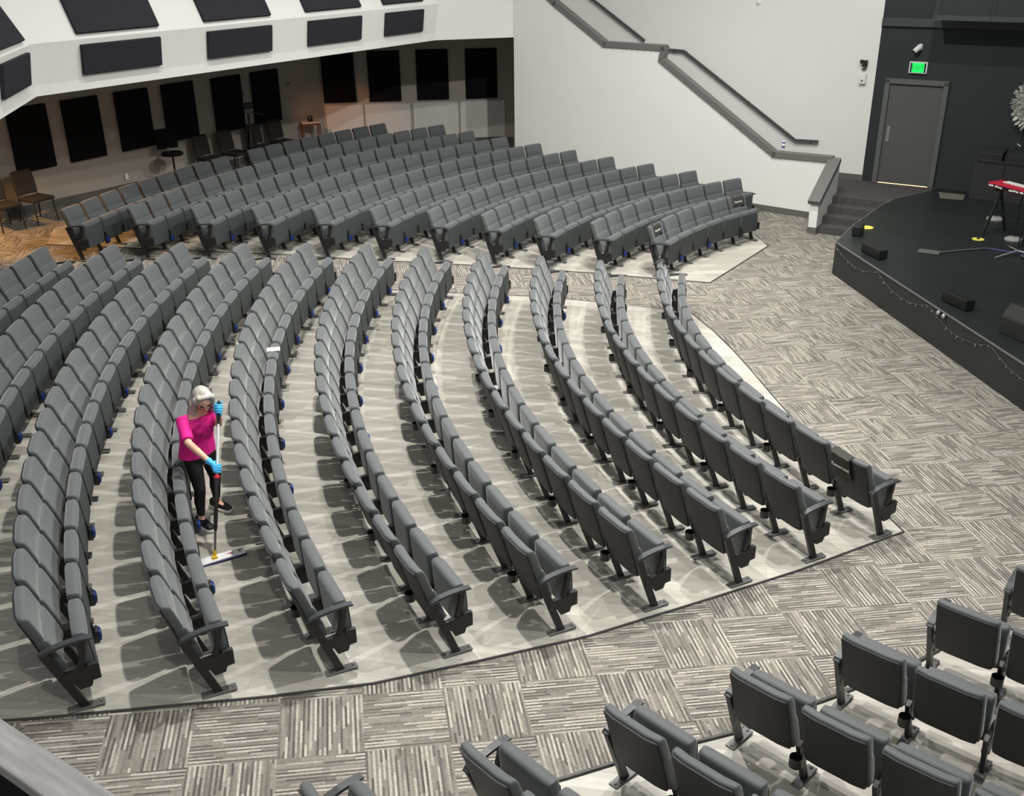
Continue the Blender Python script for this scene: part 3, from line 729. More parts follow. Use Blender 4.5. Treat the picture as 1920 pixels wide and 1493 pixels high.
# gloved hands closed round the pole: palm, four bent fingers, thumb, cuff
def glove(c, wrist, up):
    bm = bmesh.new(); a = (c-wrist).normalized(); ax = up.normalized()
    s = a.cross(ax).normalized(); a = ax.cross(s).normalized()     # a: wrist -> pole, s: side of the pole, ax: along the pole
    pc = c - a*.012 + s*.030
    add_loft(bm, [(wrist, ax*.030, s*.026), (wrist*.5+pc*.5, ax*.036, s*.022), (pc-a*.01, ax*.044, s*.018), (pc+a*.02, ax*.042, s*.014)], 14, 2.5)
    for i, (h, ln) in enumerate(((.034, .95), (.012, 1.05), (-.011, 1.0), (-.033, .85))):
        b = pc + ax*h + a*.015; R_ = .030*ln
        pts = [b]
        for t in (25, 65, 105, 150, 190, 225):
            tt = math.radians(t); pts.append(c + ax*h + s*(R_*math.cos(tt)) + a*(R_*math.sin(tt)+.004))
        add_tube(bm, pts, [.0105, .0105, .0105, .010, .0095, .009, .0075], 9)
    add_tube(bm, [pc-a*.012+ax*.035, c-a*.022+ax*.058+s*.012, c-a*.024+ax*.062-s*.018, c-a*.005+ax*.056-s*.032], [.013, .0125, .011, .009], 9)
    add_tube(bm, [wrist-(c-wrist).normalized()*.035, wrist+(c-wrist).normalized()*.01], [.033, .030], 14)
    return pobj('glove', bm, M_glove, .0045)
glove(hR, wrR, pd); glove(hL, wrL, pd)

mop = empty('flat_mop', JOINT); tag(mop, 'flat floor mop with white head and two-part pole held by the woman', 'mop')
def mobj(name, bm, m, parent=mop, smooth=True):
    bmesh.ops.translate(bm, vec=-JOINT, verts=bm.verts); return obj(name, bm, m, parent, smooth)
bm = bmesh.new(); add_tube(bm, [pole(.50), pole(.90)], .0115, 12); mobj('upper_pole', bm, mat('white_metal', (224, 226, 226), .35, .5))
bm = bmesh.new(); add_tube(bm, [pole(.90), pole(.97), pole(1.04), pole(1.055)], [.014, .016, .016, .010], 12); mobj('grip', bm, M_blk)
bm = bmesh.new(); add_tube(bm, [pole(.535), pole(.545), pole(.56)], [.029, .030, .018], 14); mobj('red_collar', bm, M_red)
bm = bmesh.new(); add_tube(bm, [pole(.18), pole(.20), pole(.48), pole(.515), pole(.54)], [.013, .019, .019, .026, .026], 14); mobj('lower_tube', bm, mat('graphite_tube', (60, 58, 58), .3, .5, .3))
bm = bmesh.new(); add_tube(bm, [pole(.04), pole(.19)], .012, 12); mobj('lower_pole', bm, M_chrome)
md_ = Vector((.853, .523, 0)).normalized(); mn_ = Vector((-md_.y, md_.x, 0)); mrot = Matrix((md_, mn_, UP)).transposed()
bm = bmesh.new(); add_box(bm, JOINT+V(0, 0, .0), (.05, .05, .035), mrot, .008); add_tube(bm, [JOINT, pole(.05)], .014, 10); mobj('yellow_joint', bm, mat('yellow_plastic', (236, 200, 40), .45, .4))
zm = zf(JOINT.x, JOINT.y)+.03
hc = JOINT+md_*.03; hc.z = zm
bm = bmesh.new(); add_box(bm, hc, (.50, .105, .018), mrot, .007, 2); hd = mobj('mop_head', bm, mat('mop_white', (244, 244, 242), .4, .5))
bm = bmesh.new(); add_box(bm, hc-V(0, 0, .014), (.51, .115, .014), mrot, .006, 2); mobj('mop_pad', bm, mat('blue_pad', (60, 66, 120), .8, .2))
bm = bmesh.new(); add_box(bm, hc+md_*.115+V(0, 0, .0095), (.05, .016, .002), mrot); mobj('red_mark', bm, M_red, mop)
bm = bmesh.new(); add_lathe(bm, [(.016, 0), (.016, .002), (.008, .003)], hc+md_*.205+V(0, 0, .0085), 16); mobj('clip', bm, mat('gray_plastic', (90, 92, 92)), mop)

# ------------------------------------------------------------------ door, exit sign and things on the walls
def frame_m(origin, ux, un): m = Matrix((ux, un, UP)).transposed().to_4x4(); m.translation = origin; return m
FW = -WN                                            # out of the stair wall, into the hall
do = wx(7.83); do.z = ST
dm = frame_m(do, WD, FW); dl = (wx(8.72)-wx(7.83)).length; dh = 2.02
def at_frame(name, bm, m, fm, parent=None):
    bm.transform(fm); return obj(name, bm, m, parent)
door = empty('door_1', do); struct(door, 'gray door in the charcoal stage wall')
def lobj(name, bm, m, parent, fm):
    bm.transform(fm); bmesh.ops.translate(bm, vec=-parent.matrix_world.translation if False else -Vector(parent.location), verts=bm.verts); return obj(name, bm, m, parent)
bm = bmesh.new(); add_box(bm, (dl/2, .012, dh/2+.01), (dl, .03, dh-.02), None, .004, 1); lobj('door_leaf', bm, M_door, door, dm)
bm = bmesh.new()
for x in (-.05, dl+.05): add_box(bm, (x, .035, (dh+.1)/2), (.10, .10, dh+.1), None, .006, 1)
add_box(bm, (dl/2, .035, dh+.06), (dl+.2, .10, .10), None, .006, 1); lobj('door_frame', bm, M_frame, door, dm)
bm = bmesh.new(); add_box(bm, (.09, .035, 1.02), (.07, .01, .32), None, .004, 1); lobj('push_plate', bm, mat('brushed_steel', (170, 168, 160), .35, .5, .8), door, dm)
bm = bmesh.new(); add_box(bm, (dl/2, .03, .006), (dl-.03, .004, .010)); lobj('light_gap', bm, mat('light_gap', (255, 222, 170), emit=(255, 214, 150), es=3), door, dm)
# exit sign
eo = wx(8.255); eo.z = 2.93; em = frame_m(eo, WD, FW)
ex = empty('exit_sign', eo); tag(ex, 'lit green EXIT sign above the gray stage door', 'sign')
bm = bmesh.new(); add_box(bm, (0, .03, 0), (.35, .06, .225), None, .012, 2); lobj('sign_housing', bm, M_whpl, ex, em)
bm = bmesh.new(); add_box(bm, (0, .061, 0), (.30, .004, .185), None); lobj('sign_backing', bm, M_blk, ex, em)
bm = bmesh.new(); add_box(bm, (0, .064, 0), (.235, .004, .18), None); lobj('green_face', bm, mat('exit_green', (10, 170, 70), emit=(8, 225, 96), es=1.0), ex, em)
t = text_obj('lettering', 'EXIT', .118, .002, mat('exit_letters', (20, 120, 30), emit=(22, 150, 20), es=.8), ex, Matrix.Identity(4))
t.data.transform(frame_m(V(0, 0, 0)+FW*.068, -WD*-1, FW) @ Matrix.Rotation(PI/2, 4, 'X')); t.matrix_local = Matrix.Identity(4)
# security camera
so = wx(8.235); so.z = 3.31
sc_ = empty('security_camera', so); tag(sc_, 'small white security camera on charcoal wall above the exit sign', 'camera')
sm_ = frame_m(so, WD, FW)
bm = bmesh.new(); add_lathe(bm, [(.055, 0), (.055, .02), (.04, .035)], (0, 0, 0), 18); bm.transform(Matrix.Rotation(-PI/2, 4, 'X')); lobj('mount', bm, M_whpl, sc_, sm_)
bm = bmesh.new(); add_tube(bm, [(.03, .05, .06), (0, .09, .02), (-.06, .19, -.05), (-.07, .2, -.06)], [.03, .055, .05, .03], 16); lobj('camera_body', bm, M_whpl, sc_, sm_)
bm = bmesh.new(); add_tube(bm, [(-.072, .203, -.062), (-.078, .21, -.068)], .026, 14); lobj('lens', bm, M_blk, sc_, sm_)
# two boxes on the white wall edge
wo = wx(7.345); wo.z = 2.96; wm = frame_m(wo, WD, FW)
sp = empty('wall_spotlight', wo); tag(sp, 'small black spotlight high on the white wall beside the black edge', 'spotlight')
bm = bmesh.new(); add_box(bm, (.02, .06, .0), (.09, .10, .13), None, .01); lobj('lamp_head', bm, M_blk, sp, wm)
bm = bmesh.new(); add_box(bm, (-.05, .09, .04), (.06, .06, .07), None, .008); lobj('bracket', bm, M_blk, sp, wm)
eo2 = wx(7.35); eo2.z = 2.66; em2 = frame_m(eo2, WD, FW)
el = empty('emergency_light', eo2); tag(el, 'white emergency light unit on the white wall under the black spotlight', 'light')
bm = bmesh.new(); add_box(bm, (0, .045, 0), (.13, .09, .20), None, .012); lobj('case', bm, M_whpl, el, em2)
bm = bmesh.new(); add_box(bm, (0, .05, .19), (.085, .05, .025), None, .006); lobj('dark_clip', bm, M_blk, el, em2)
bm = bmesh.new(); add_lathe(bm, [(.02, 0), (.02, .02)], (0, 0, 0), 14); bm.transform(Matrix.Translation((0, .09, -.03)) @ Matrix.Rotation(-PI/2, 4, 'X')); lobj('lens', bm, M_chrome, el, em2)
# round hook high on the wall
ho = wx(5.33); ho.z = 4.08
bm = bmesh.new(); add_lathe(bm, [(.045, 0), (.045, .03), (.03, .04)], (0, 0, 0), 18); bm.transform(frame_m(ho, WD, FW) @ Matrix.Rotation(-PI/2, 4, 'X'))
bmesh.ops.translate(bm, vec=-ho, verts=bm.verts); o = obj('wall_detector', bm, M_whpl, None, True, ho); tag(o, 'small round white detector high on the bright stair wall', 'detector')
# handrails
def handrail(pts, label, rl):
    o0 = wx(pts[0][0]); o0.z = pts[0][1]
    r = empty('handrail', o0); tag(r, label, 'handrail')
    P = [wx(x)+FW*.075+V(0, 0, z) for x, z in pts]
    P = [Vector((p.x, p.y, z)) for p, (x, z) in zip(P, pts)]
    bm = bmesh.new()
    for a, b in zip(P, P[1:]): add_bar(bm, a, b, .04, .055)
    bmesh.ops.translate(bm, vec=-o0, verts=bm.verts); obj('rail', bm, M_dkrail, r)
    for x in rl:
        for (xa, za), (xb, zb_) in zip(pts, pts[1:]):
            if min(xa, xb) <= x <= max(xa, xb):
                z = za+(zb_-za)*(x-xa)/(xb-xa); q = wx(x); q.z = z
                bm = bmesh.new(); add_bar(bm, q, q+FW*.075+V(0, 0, -.03), .025, .05); add_lathe(bm, [(.03, -.01), (.03, .01)], q+FW*.01+V(0, 0, -.04), 10)
                bmesh.ops.translate(bm, vec=-o0, verts=bm.verts); obj('bracket', bm, M_dkrail, r)
handrail([(6.70, 1.315), (6.27, 1.30), (3.96, 3.03), (3.54, 3.05)], 'lower dark handrail on the white wall running down to the stage landing', [6.55, 6.1, 5.3, 4.65, 4.0, 3.75])
handrail([(3.14, 3.21), (1.2, 4.64)], 'upper dark handrail on the white wall leading up to the balcony', [2.9, 2.45, 1.9])
# can on the cap
co = Vector((5.64, 21.19, 0))+WN*.02; co.z = 1.375
can = empty('drink_can', co); tag(can, 'purple and white drink can standing on the gray cap of the half wall', 'can')
bm = bmesh.new(); add_lathe(bm, [(.024, 0), (.033, .008), (.033, .155), (.026, .168)], (0, 0, 0), 20); obj('can_body', bm, M_whpl, can, True)
bm = bmesh.new(); add_lathe(bm, [(.0335, .02), (.0336, .06)], (0, 0, 0), 20); add_lathe(bm, [(.0335, .11), (.0336, .14)], (0, 0, 0), 20); obj('purple_bands', bm, mat('purple_print', (96, 50, 150), .4, .5), can, True)
bm = bmesh.new(); add_lathe(bm, [(.026, .168), (.024, .171)], (0, 0, 0), 20); obj('can_lid', bm, M_chrome, can, True)
ic0 = mx_(5.47)-WN*.02; ic0.z = 1.25
ici = empty('icicle_lights', ic0); tag(ici, 'thin icicle light string hung under the cap of the white half wall', 'string lights')
bm = bmesh.new(); bw = bmesh.new(); random.seed(11)
for (x0, z0), (x1, z1) in zip(prof[1:], prof[2:]):
    if abs(x1-x0) < .1: continue
    n = int(math.hypot((x1-x0)/WD.x, z1-z0)/.07)
    a = mx_(x0)-WN*.015; b = mx_(x1)-WN*.015; a.z = z0-.11; b.z = z1-.11
    add_tube(bw, [a-ic0, b-ic0], .004, 5)
    for i in range(n):
        p = a+(b-a)*((i+random.random())/n)-ic0; ln = random.choice((.02, .03, .05, .07))
        add_tube(bm, [p, p+V(random.uniform(-.012, .012), 0, -ln)], [.0035, .002], 4)
obj('wire', bw, mat('pale_wire', (150, 150, 146), .5, .4), ici)
o = obj('drop', bm, mat('pale_wire', (150, 150, 146), .5, .4), ici); o['kind'] = 'stuff'
# outlet, switch, small speaker on the shaded wall
def wall_bit(name, x, z, w, h, m, label, cat, dark=None):
    q = lx(x); q.z = z; bm = bmesh.new(); add_box(bm, (0, .008, 0), (w, .016, h), None, .003, 1); bm.transform(Matrix((LD, LN, UP)).transposed().to_4x4())
    o = obj(name, bm, m, None, False, q); tag(o, label, cat)
    if dark:
        bm = bmesh.new(); add_box(bm, (0, .018, 0), dark); bm.transform(Matrix((LD, LN, UP)).transposed().to_4x4()); obj('socket', bm, M_blk, o)
    return o
wall_bit('wall_outlet', -7.963, .96, .08, .125, M_whpl, 'white power outlet low on the shaded left wall', 'outlet')
wall_bit('wall_switch', -5.26, 2.24, .10, .09, M_taupe, 'small switch plate right of the last black panel on the left wall', 'switch', (.04, .004, .05))
wall_bit('thermostat', -6.02, 2.20, .16, .10, M_taupe, 'small pale control plate between two black panels on the left wall', 'thermostat')
# ledge and dark soffit box over the stage wall
bm = bmesh.new(); a = wx(7.56); b = wx(13.4); a.z = b.z = 3.78; add_bar(bm, a+FW*.04, b+FW*.04, .08, .16); struct(obj('trim_ledge', bm, mat('charcoal_trim', (60, 62, 63), .55, .4)))
so_ = wx(8.9); bm = bmesh.new()
A_, B_ = wx(8.5), wx(13.4)
add_prism(bm, [(A_.x, A_.y, 3.92), (B_.x, B_.y, 3.92), (B_.x, B_.y, 6), (A_.x, A_.y, 6)], None, FW*.9); struct(obj('ceiling_stage_box', bm, M_dkwall))
bm = bmesh.new(); q0 = A_+FW*.92; q1 = B_+FW*.92
for z in (3.95, 4.9): add_bar(bm, (q0.x, q0.y, z), (q1.x, q1.y, z), .05, .09)
for i in range(4):
    q = q0+(q1-q0)*(.01+.17*i); add_bar(bm, (q.x, q.y, 3.93), (q.x, q.y, 4.9), .04, .07)
struct(obj('trim_stage_box', bm, mat('charcoal_trim', (60, 62, 63))))

# wreath at the picture edge
wr0 = wx(10.33)+FW*.10; wr0.z = 2.40
wre = empty('wreath', wr0); tag(wre, 'frosted white wreath hanging on the charcoal wall at right edge', 'wreath')
bm = bmesh.new(); random.seed(3)
for i in range(1500):
    a = random.random()*2*PI; rr_ = .39+max(-.2, min(.13, random.gauss(0, .075))); c = Vector((math.cos(a)*rr_, random.uniform(-.02, .12), math.sin(a)*rr_))
    d = Vector((math.cos(a+random.uniform(-1, 1)), random.uniform(-.3, .9), math.sin(a+random.uniform(-1, 1)))).normalized(); ln = random.uniform(.06, .12)
    s = d.orthogonal().normalized()*.02; t2 = d.cross(s).normalized()*.007
    p = [c-s, c+d*ln*.6-s*1.3+t2, c+d*ln, c+d*ln*.6+s*1.3+t2, c+s]
    vs = [bm.verts.new(x) for x in p]; f = bm.faces.new(vs); 
bm.transform(Matrix((WD, FW, UP)).transposed().to_4x4())
lv_ = obj('frosted_leaves', bm, mat('frosted_leaf', (206, 208, 200), .7, .3, noise=.25, nscale=60), wre); mdf = lv_.modifiers.new('s', 'SOLIDIFY'); mdf.thickness = .004
bm = bmesh.new(); add_tube(bm, [(.38*math.cos(2*PI*j/24), .03, .38*math.sin(2*PI*j/24)) for j in range(25)], .05, 8); bm.transform(Matrix((WD, FW, UP)).transposed().to_4x4()); obj('wreath_ring', bm, mat('dark_twigs', (52, 54, 50), .9, .1), wre, True)

# ------------------------------------------------------------------ things on the stage
def stage_box(c, d, ln, w, h, label):
    d = Vector((*d, 0)).normalized(); n_ = Vector((-d.y, d.x, 0)); rt = Matrix((d, n_, UP)).transposed()
    r = empty('stage_light_bar', (c[0], c[1], ST)); tag(r, label, 'stage light', 'black light boxes on the stage edge')
    bm = bmesh.new(); add_box(bm, (0, 0, h/2+.012), (ln, w, h), rt, .008); obj('housing', bm, M_blk, r)
    bm = bmesh.new(); add_box(bm, rt @ Vector((0, w*.5+.002, h/2+.012)), (ln*.9, .006, h*.7), rt); obj('lens_strip', bm, mat('dark_lens_strip', (20, 20, 22), .2, .5), r)
    for sx in (-.35, .35):
        bm = bmesh.new(); add_box(bm, rt @ Vector((sx*ln, 0, .006)), (.04, w*.8, .012), rt); obj('foot', bm, M_blk, r)
stage_box((6.17, 17.62), (.45, .85), .36, .15, .16, 'black light box on the stage corner beside the carpeted steps')
stage_box((6.03, 16.32), (.25, -.97), .52, .16, .15, 'black light box on the stage edge near the yellow tape, farther one')
stage_box((6.42, 13.86), (.30, -.95), .52, .16, .15, 'black light box on the stage edge near the floor monitor')
# wedge monitor
mo = Vector((6.90, 12.62, ST)); mdv = Vector((.35, -.94, 0)).normalized(); mnv = Vector((-mdv.y, mdv.x, 0)); mr_ = Matrix((mdv, mnv, UP)).transposed()
mon = empty('floor_monitor', mo); tag(mon, 'black wedge floor monitor speaker on the stage at right edge', 'speaker')
bm = bmesh.new(); pr = [(-.27, .0), (.27, .0), (.27, .12), (.06, .36), (-.16, .40), (-.27, .24)]
add_prism(bm, [mr_ @ Vector((-.28, y, z)) for y, z in pr], None, mdv*.56); bmesh.ops.bevel(bm, geom=bm.edges[:], offset=.012, segments=2, affect='EDGES'); obj('cabinet', bm, mat('speaker_cabinet', (40, 41, 41), .6, .4), mon)
bm = bmesh.new(); g0 = [(.275, .13), (.07, .368)]
add_prism(bm, [mr_ @ Vector((-.25, y, z+.004)) for y, z in ((.26, .135), (.075, .355), (.08, .362), (.267, .14))], None, mdv*.5); obj('grille', bm, mat('speaker_grille', (88, 90, 90), .5, .5, .3), mon)
bm = bmesh.new(); add_prism(bm, [mr_ @ Vector((.283, y, z)) for y, z in ((-.08, .18), (.05, .18), (.05, .22), (-.08, .22))], None, mdv*.006); obj('handle', bm, M_chrome, mon)
# string lights along the stage front
fa, fb = Vector((5.643, 17.145, 0)), Vector((7.1, 6.5, 0)); fd_ = (fb-fa).normalized(); fn_ = Vector((-fd_.y, fd_.x, 0)); fn_ = fn_ if fn_.x < 0 else -fn_
sl = empty('string_lights', fa+V(0, 0, ST)); tag(sl, 'clear string lights drooping along the top of the stage front', 'string lights')
def sag(t): q = (t % 1.6)/1.6; return .03+.16*4*q*(1-q)
bm = bmesh.new(); N_ = 80; pts = []
for i in range(N_+1):
    t = 6.8*i/N_; pts.append(fd_*t+fn_*.014+V(0, 0, -sag(t)))
add_tube(bm, pts, .005, 5)
add_tube(bm, [fd_*t+fn_*.012+V(0, 0, -.012) for t in (0, 2, 4, 6.8)], .004, 5)
obj('wire', bm, mat('clear_wire', (74, 76, 76), .5, .4), sl)
M_bulb = mat('clear_bulb', (150, 152, 150), .3, .5)
bme = None
for i in range(46):
    t = .12+i*.145; base = fd_*t+fn_*.016+V(0, 0, -sag(t))
    if bme is None:
        bm = bmesh.new(); add_tube(bm, [(0, 0, 0), (.004, 0, -.015), (.0, 0, -.045)], [.004, .006, .001], 6); b_ = obj('bulb', bm, M_bulb, sl); bme = b_.data; b_.location = base
    else:
        b_ = child('bulb', bme, sl, base)
    b_.rotation_euler = (random.uniform(-.9, .9), random.uniform(-.9, .9), 0)
for k, (x, y) in enumerate(((6.125, 13.66), (6.15, 13.52))):
    bm = bmesh.new(); add_ell(bm, (0, 0, 0), (.034, .034, .034)); add_tube(bm, [(0, 0, .03), (0, 0, .05)], .008, 8)
    q = fa+fd_*((Vector((x, y, 0))-fa).dot(fd_))+fn_*.036; o = obj('ornament_ball', bm, mat('silver_ball', (220, 220, 218), .15, .6, .9), None, True, (q.x, q.y, ST-.035))
    tag(o, 'shiny silver ornament ball on stage front edge, %s of the pair' % ('farther' if k == 0 else 'nearer'), 'ornament', 'silver balls on the stage edge')
# tape marks
for k, (x, y) in enumerate(((6.47, 18.03), (8.13, 17.2))):
    bm = bmesh.new(); add_lathe(bm, [(.11, 0), (.11, .008), (.10, .012)] if k == 0 else [(.10, 0), (.10, .006)], (0, 0, 0), 22); o = obj('floor_marker', bm, M_yel, None, False, (x, y, ST+.001))
    tag(o, ['round yellow marker on the stage near the carpeted steps', 'round yellow marker with dark knob on the stage by the keyboard stand'][k], 'marker')
    if k: bm = bmesh.new(); add_lathe(bm, [(.025, .006), (.025, .03), (.012, .04)], (0, 0, 0), 12); obj('knob', bm, M_blk, o)
# stand lying on the stage: flat base and long boom
bo = Vector((7.0, 16.46, ST)); ms = empty('fallen_stand', bo); tag(ms, 'pole with flat square base lying on the stage floor', 'stand')
bm = bmesh.new(); add_box(bm, (0, 0, .012), (.34, .22, .016), rotz(-.5), .004); obj('base_plate', bm, mat('gray_plate', (84, 85, 84), .5, .5), ms)
bm = bmesh.new(); add_tube(bm, [(.12, -.1, .03), (.5, .03, .02), (.98, .14, .02)], .012, 8); obj('pole', bm, mat('dull_metal', (120, 120, 118), .4, .5, .5), ms)
bm = bmesh.new(); add_tube(bm, [(.98, .14, .018), (1.1, .12, .012), (1.25, .0, .01), (1.45, -.12, .01), (1.6, -.05, .01)], .011, 8); obj('purple_cable', bm, mat('purple_cable', (84, 78, 130), .5, .4), ms)
# tan strip of floor by the stage wall
bm = bmesh.new(); add_prism(bm, [(x, y, ST+.001) for x, y in ((8.76, 20.62), (9.2, 20.36), (8.99, 19.96), (8.6, 20.14))], None, (0, 0, .008)); o = obj('floor_mat', bm, mat('tan_mat', (112, 108, 98), .8, .2, noise=.15, nscale=10)); tag(o, 'gray tan mat on the black stage floor beside the door', 'mat')
# black console against the wall
ca = Vector((9.146, 20.097, 0)); cd_ = Vector((.8145, -.580, 0)).normalized(); cn_ = Vector((-cd_.y, cd_.x, 0)); cm = Matrix((cd_, cn_, UP)).transposed().to_4x4(); cm.translation = V(ca.x, ca.y, ST)
con = empty('black_console', (ca.x, ca.y, ST)); tag(con, 'large black box console on the stage behind the red keyboard', 'console')
bm = bmesh.new(); add_box(bm, (.9, .28, .35), (1.8, .55, .70), None, .006); lobj('cabinet', bm, M_stagef, con, cm)
bm = bmesh.new(); add_box(bm, (.95, .30, .735), (1.75, .5, .07), None, .004); lobj('recess', bm, M_blk, con, cm)
bm = bmesh.new(); add_box(bm, (.27, .30, .86), (.42, .50, .16), Matrix.Rotation(.12, 3, 'X'), .01); lobj('lid', bm, M_stagef, con, cm)
bm = bmesh.new(); add_box(bm, (1.1, .30, .86), (1.15, .50, .16), Matrix.Rotation(.12, 3, 'X'), .01); lobj('lid', bm, M_stagef, con, cm)
# keyboard on its stand
ka, kb_ = Vector((8.36, 17.66, 0)), Vector((8.36, 17.66, 0))+Vector((.385, -.923, 0))*1.25; kd = (kb_-ka).normalized(); kn = Vector((-kd.y, kd.x, 0)); kr = Matrix((kd, kn, UP)).transposed()
kz = ST+.80; key = empty('stage_keyboard', (ka.x, ka.y, kz)); tag(key, 'red stage keyboard on a black stand at the right picture edge', 'keyboard')
bm = bmesh.new(); add_box(bm, kr @ Vector((.63, .15, .055)), (1.28, .33, .09), kr, .012); obj('body', bm, M_red, key)
bm = bmesh.new(); add_box(bm, kr @ Vector((.64, .23, .103)), (1.0, .14, .012), kr, .002); obj('keys', bm, M_whpl, key)
bm = bmesh.new(); add_box(bm, kr @ Vector((.62, -.018, .05)), (1.22, .006, .055), kr); obj('connector_panel', bm, M_blk, key)
bm = bmesh.new(); xk = .04; random.seed(5)
while xk < 1.15:
    wk = random.uniform(.015, .05)
    if not (.33 < xk < .46): add_box(bm, kr @ Vector((xk, -.023, .05+random.uniform(-.006, .006))), (wk, .004, .028), kr)
    xk += wk+random.uniform(.006, .02)
obj('white_print', bm, M_lett, key)
ks = empty('keyboard_stand', (ka.x+kd.x*.5, ka.y+kd.y*.5, ST)); tag(ks, 'black folding stand under the red keyboard', 'stand')
for t in (.16, .98):
    q = kd*(t-.5)
    for s in (-1, 1):
        bm = bmesh.new(); add_bar(bm, q+kn*(.15+s*.26)+V(0, 0, .015), q+kn*(.15-s*.02)+V(0, 0, .79), .035, .035); obj('leg', bm, M_blk, ks)
    bm = bmesh.new(); add_bar(bm, q+kn*-.02+V(0, 0, .785), q+kn*.32+V(0, 0, .785), .04, .03); obj('support_arm', bm, M_blk, ks)
bm = bmesh.new(); add_bar(bm, kd*-.34+kn*.15+V(0, 0, .38), kd*.48+kn*.15+V(0, 0, .38), .03, .03); obj('crossbar', bm, M_blk, ks)
# two round-base microphone stands, one tripod stand
def mic_stand(x, y, h, label, white):
    r = empty('microphone_stand', (x, y, ST)); tag(r, label, 'microphone stand')
    bm = bmesh.new(); add_lathe(bm, [(.15, 0), (.15, .02), (.12, .04), (.03, .055)], (0, 0, 0), 24); obj('round_base', bm, white, r, True)
    bm = bmesh.new(); add_tube(bm, [(0, 0, .05), (0, 0, h)], .011, 10); obj('pole', bm, M_blk, r)
    bm = bmesh.new(); add_tube(bm, [(0, 0, h), (.12, -.05, h+.14)], .009, 8); obj('boom', bm, M_blk, r)
    bm = bmesh.new(); add_tube(bm, [(.12, -.05, h+.14), (.16, -.12, h+.10)], [.016, .022], 10); obj('microphone', bm, M_chrome, r, True)
gb = mat('gray_cast_base', (152, 152, 148), .5, .4)
mic_stand(8.984, 18.491, 1.25, 'microphone stand with gray round base behind the red keyboard', gb)
mic_stand(8.72, 17.14, .75, 'microphone stand with gray round base under the red keyboard', gb)
tr = empty('tripod_stand', (8.37, 16.25, ST)); tag(tr, 'small tripod stand with bright metal legs before the keyboard', 'stand')
bm = bmesh.new(); add_tube(bm, [(0, 0, .06), (.02, .05, .62)], .012, 8); obj('pole', bm, M_blk, tr)
for a in (3.5, 5.6, 1.4):
    bm = bmesh.new(); add_tube(bm, [(0, 0, .08), (.46*math.cos(a), .46*math.sin(a), .014)], .012, 8); obj('leg', bm, mat('bright_metal', (190, 190, 186), .3, .5, .6), tr)
bm = bmesh.new()
for j in range(3): add_tube(bm, [(.2+(.16+.02*j)*math.cos(t*PI/10), -.18+(.13+.02*j)*math.sin(t*PI/10), .012+.012*j) for t in range(21)], .009, 6)
bmesh.ops.translate(bm, vec=(8.37, 16.25, ST), verts=bm.verts); o = obj('coiled_cable', bm, mat('gray_cable', (92, 94, 98), .5, .4)); tag(o, 'coil of gray cable on the stage floor beside the small tripod', 'cable')

# ------------------------------------------------------------------ things under the balcony
def stack_chair(x, y, rz, label, arms=False):
    z = zf(x, y); r = empty('padded_chair', (x, y, z), rz); tag(r, label, 'chair', 'dark padded chairs along the left wall')
    bm = bmesh.new(); add_box(bm, (.03, 0, .45), (.47, .47, .07), None, .025, 3); obj('seat', bm, M_dkchair, r, True)
    bm = pad_mesh([(.50, -.20, .19, .012), (.52, -.205, .215, .03), (.62, -.225, .222, .032), (.78, -.255, .222, .032), (.90, -.28, .212, .030), (.93, -.287, .195, .018)], bow=.02); obj('backrest', bm, M_dkchair, r, True)
    for sx, sy in ((.24, -.2), (.24, .2)):
        bm = bmesh.new(); add_tube(bm, [(sx-.02, sy, .42), (sx+.02, sy*1.08, .005)], .013, 8); obj('leg', bm, M_blk, r)
    for sy in (-.2, .2):
        bm = bmesh.new(); add_tube(bm, [(-.26, sy, .8), (-.2, sy, .44), (-.26, sy*1.08, .005)], .013, 8); obj('leg', bm, M_blk, r)
    if arms:
        for sy in (-1, 1):
            bm = bmesh.new(); add_tube(bm, [(-.24, sy*.25, .64), (.1, sy*.26, .65), (.24, sy*.26, .60), (.22, sy*.25, .44)], .014, 8); obj('armrest', bm, M_blk, r)
la = math.atan2(LN.y, LN.x)
def off(x, d): p = lx(x)+LN*d; return p.x, p.y
p1 = off(-9.33, .62); stack_chair(*p1, la+.05, 'dark padded chair at left edge beside the aisle seats, right of two')
p2 = off(-9.70, .64); stack_chair(*p2, la-.05, 'dark padded chair at the left picture edge, left of two')
for x, d, lb in ((-6.95, .52, 'dark padded chair between the black stool and the tripod'), (-6.56, .50, 'dark padded chair just left of the tripod'), (-6.10, .50, 'dark padded chair just right of the tripod'), (-5.72, .48, 'dark padded chair right of the tripod, nearest the small table')):
    stack_chair(*off(x, d), la+random.uniform(-.1, .1), lb)
# tall stool
sx_, sy_ = off(-7.52, .55); stl = empty('tall_stool', (sx_, sy_, zf(sx_, sy_)), la-.3); tag(stl, 'tall black pedestal stool with square back by the shaded wall', 'stool')
bm = bmesh.new(); add_lathe(bm, [(.20, .70), (.225, .715), (.225, .745), (.20, .765)], (0, 0, 0), 24); obj('seat', bm, M_acou_shaded, stl, True)
bm = bmesh.new(); add_box(bm, (-.20, 0, 1.02), (.05, .46, .42), None, .02); obj('backrest', bm, M_acou_shaded, stl, True)
bm = bmesh.new(); add_bar(bm, (-.15, 0, .74), (-.21, 0, .9), .06, .02); obj('back_bracket', bm, M_blk, stl)
bm = bmesh.new(); add_tube(bm, [(0, 0, .05), (0, 0, .70)], .022, 10); obj('pedestal', bm, M_blk, stl)
for a in (0, 1.256, 2.513, 3.77, 5.026):
    bm = bmesh.new(); add_bar(bm, (0, 0, .07), (.26*math.cos(a), .26*math.sin(a), .015), .03, .02); obj('foot', bm, M_blk, stl)
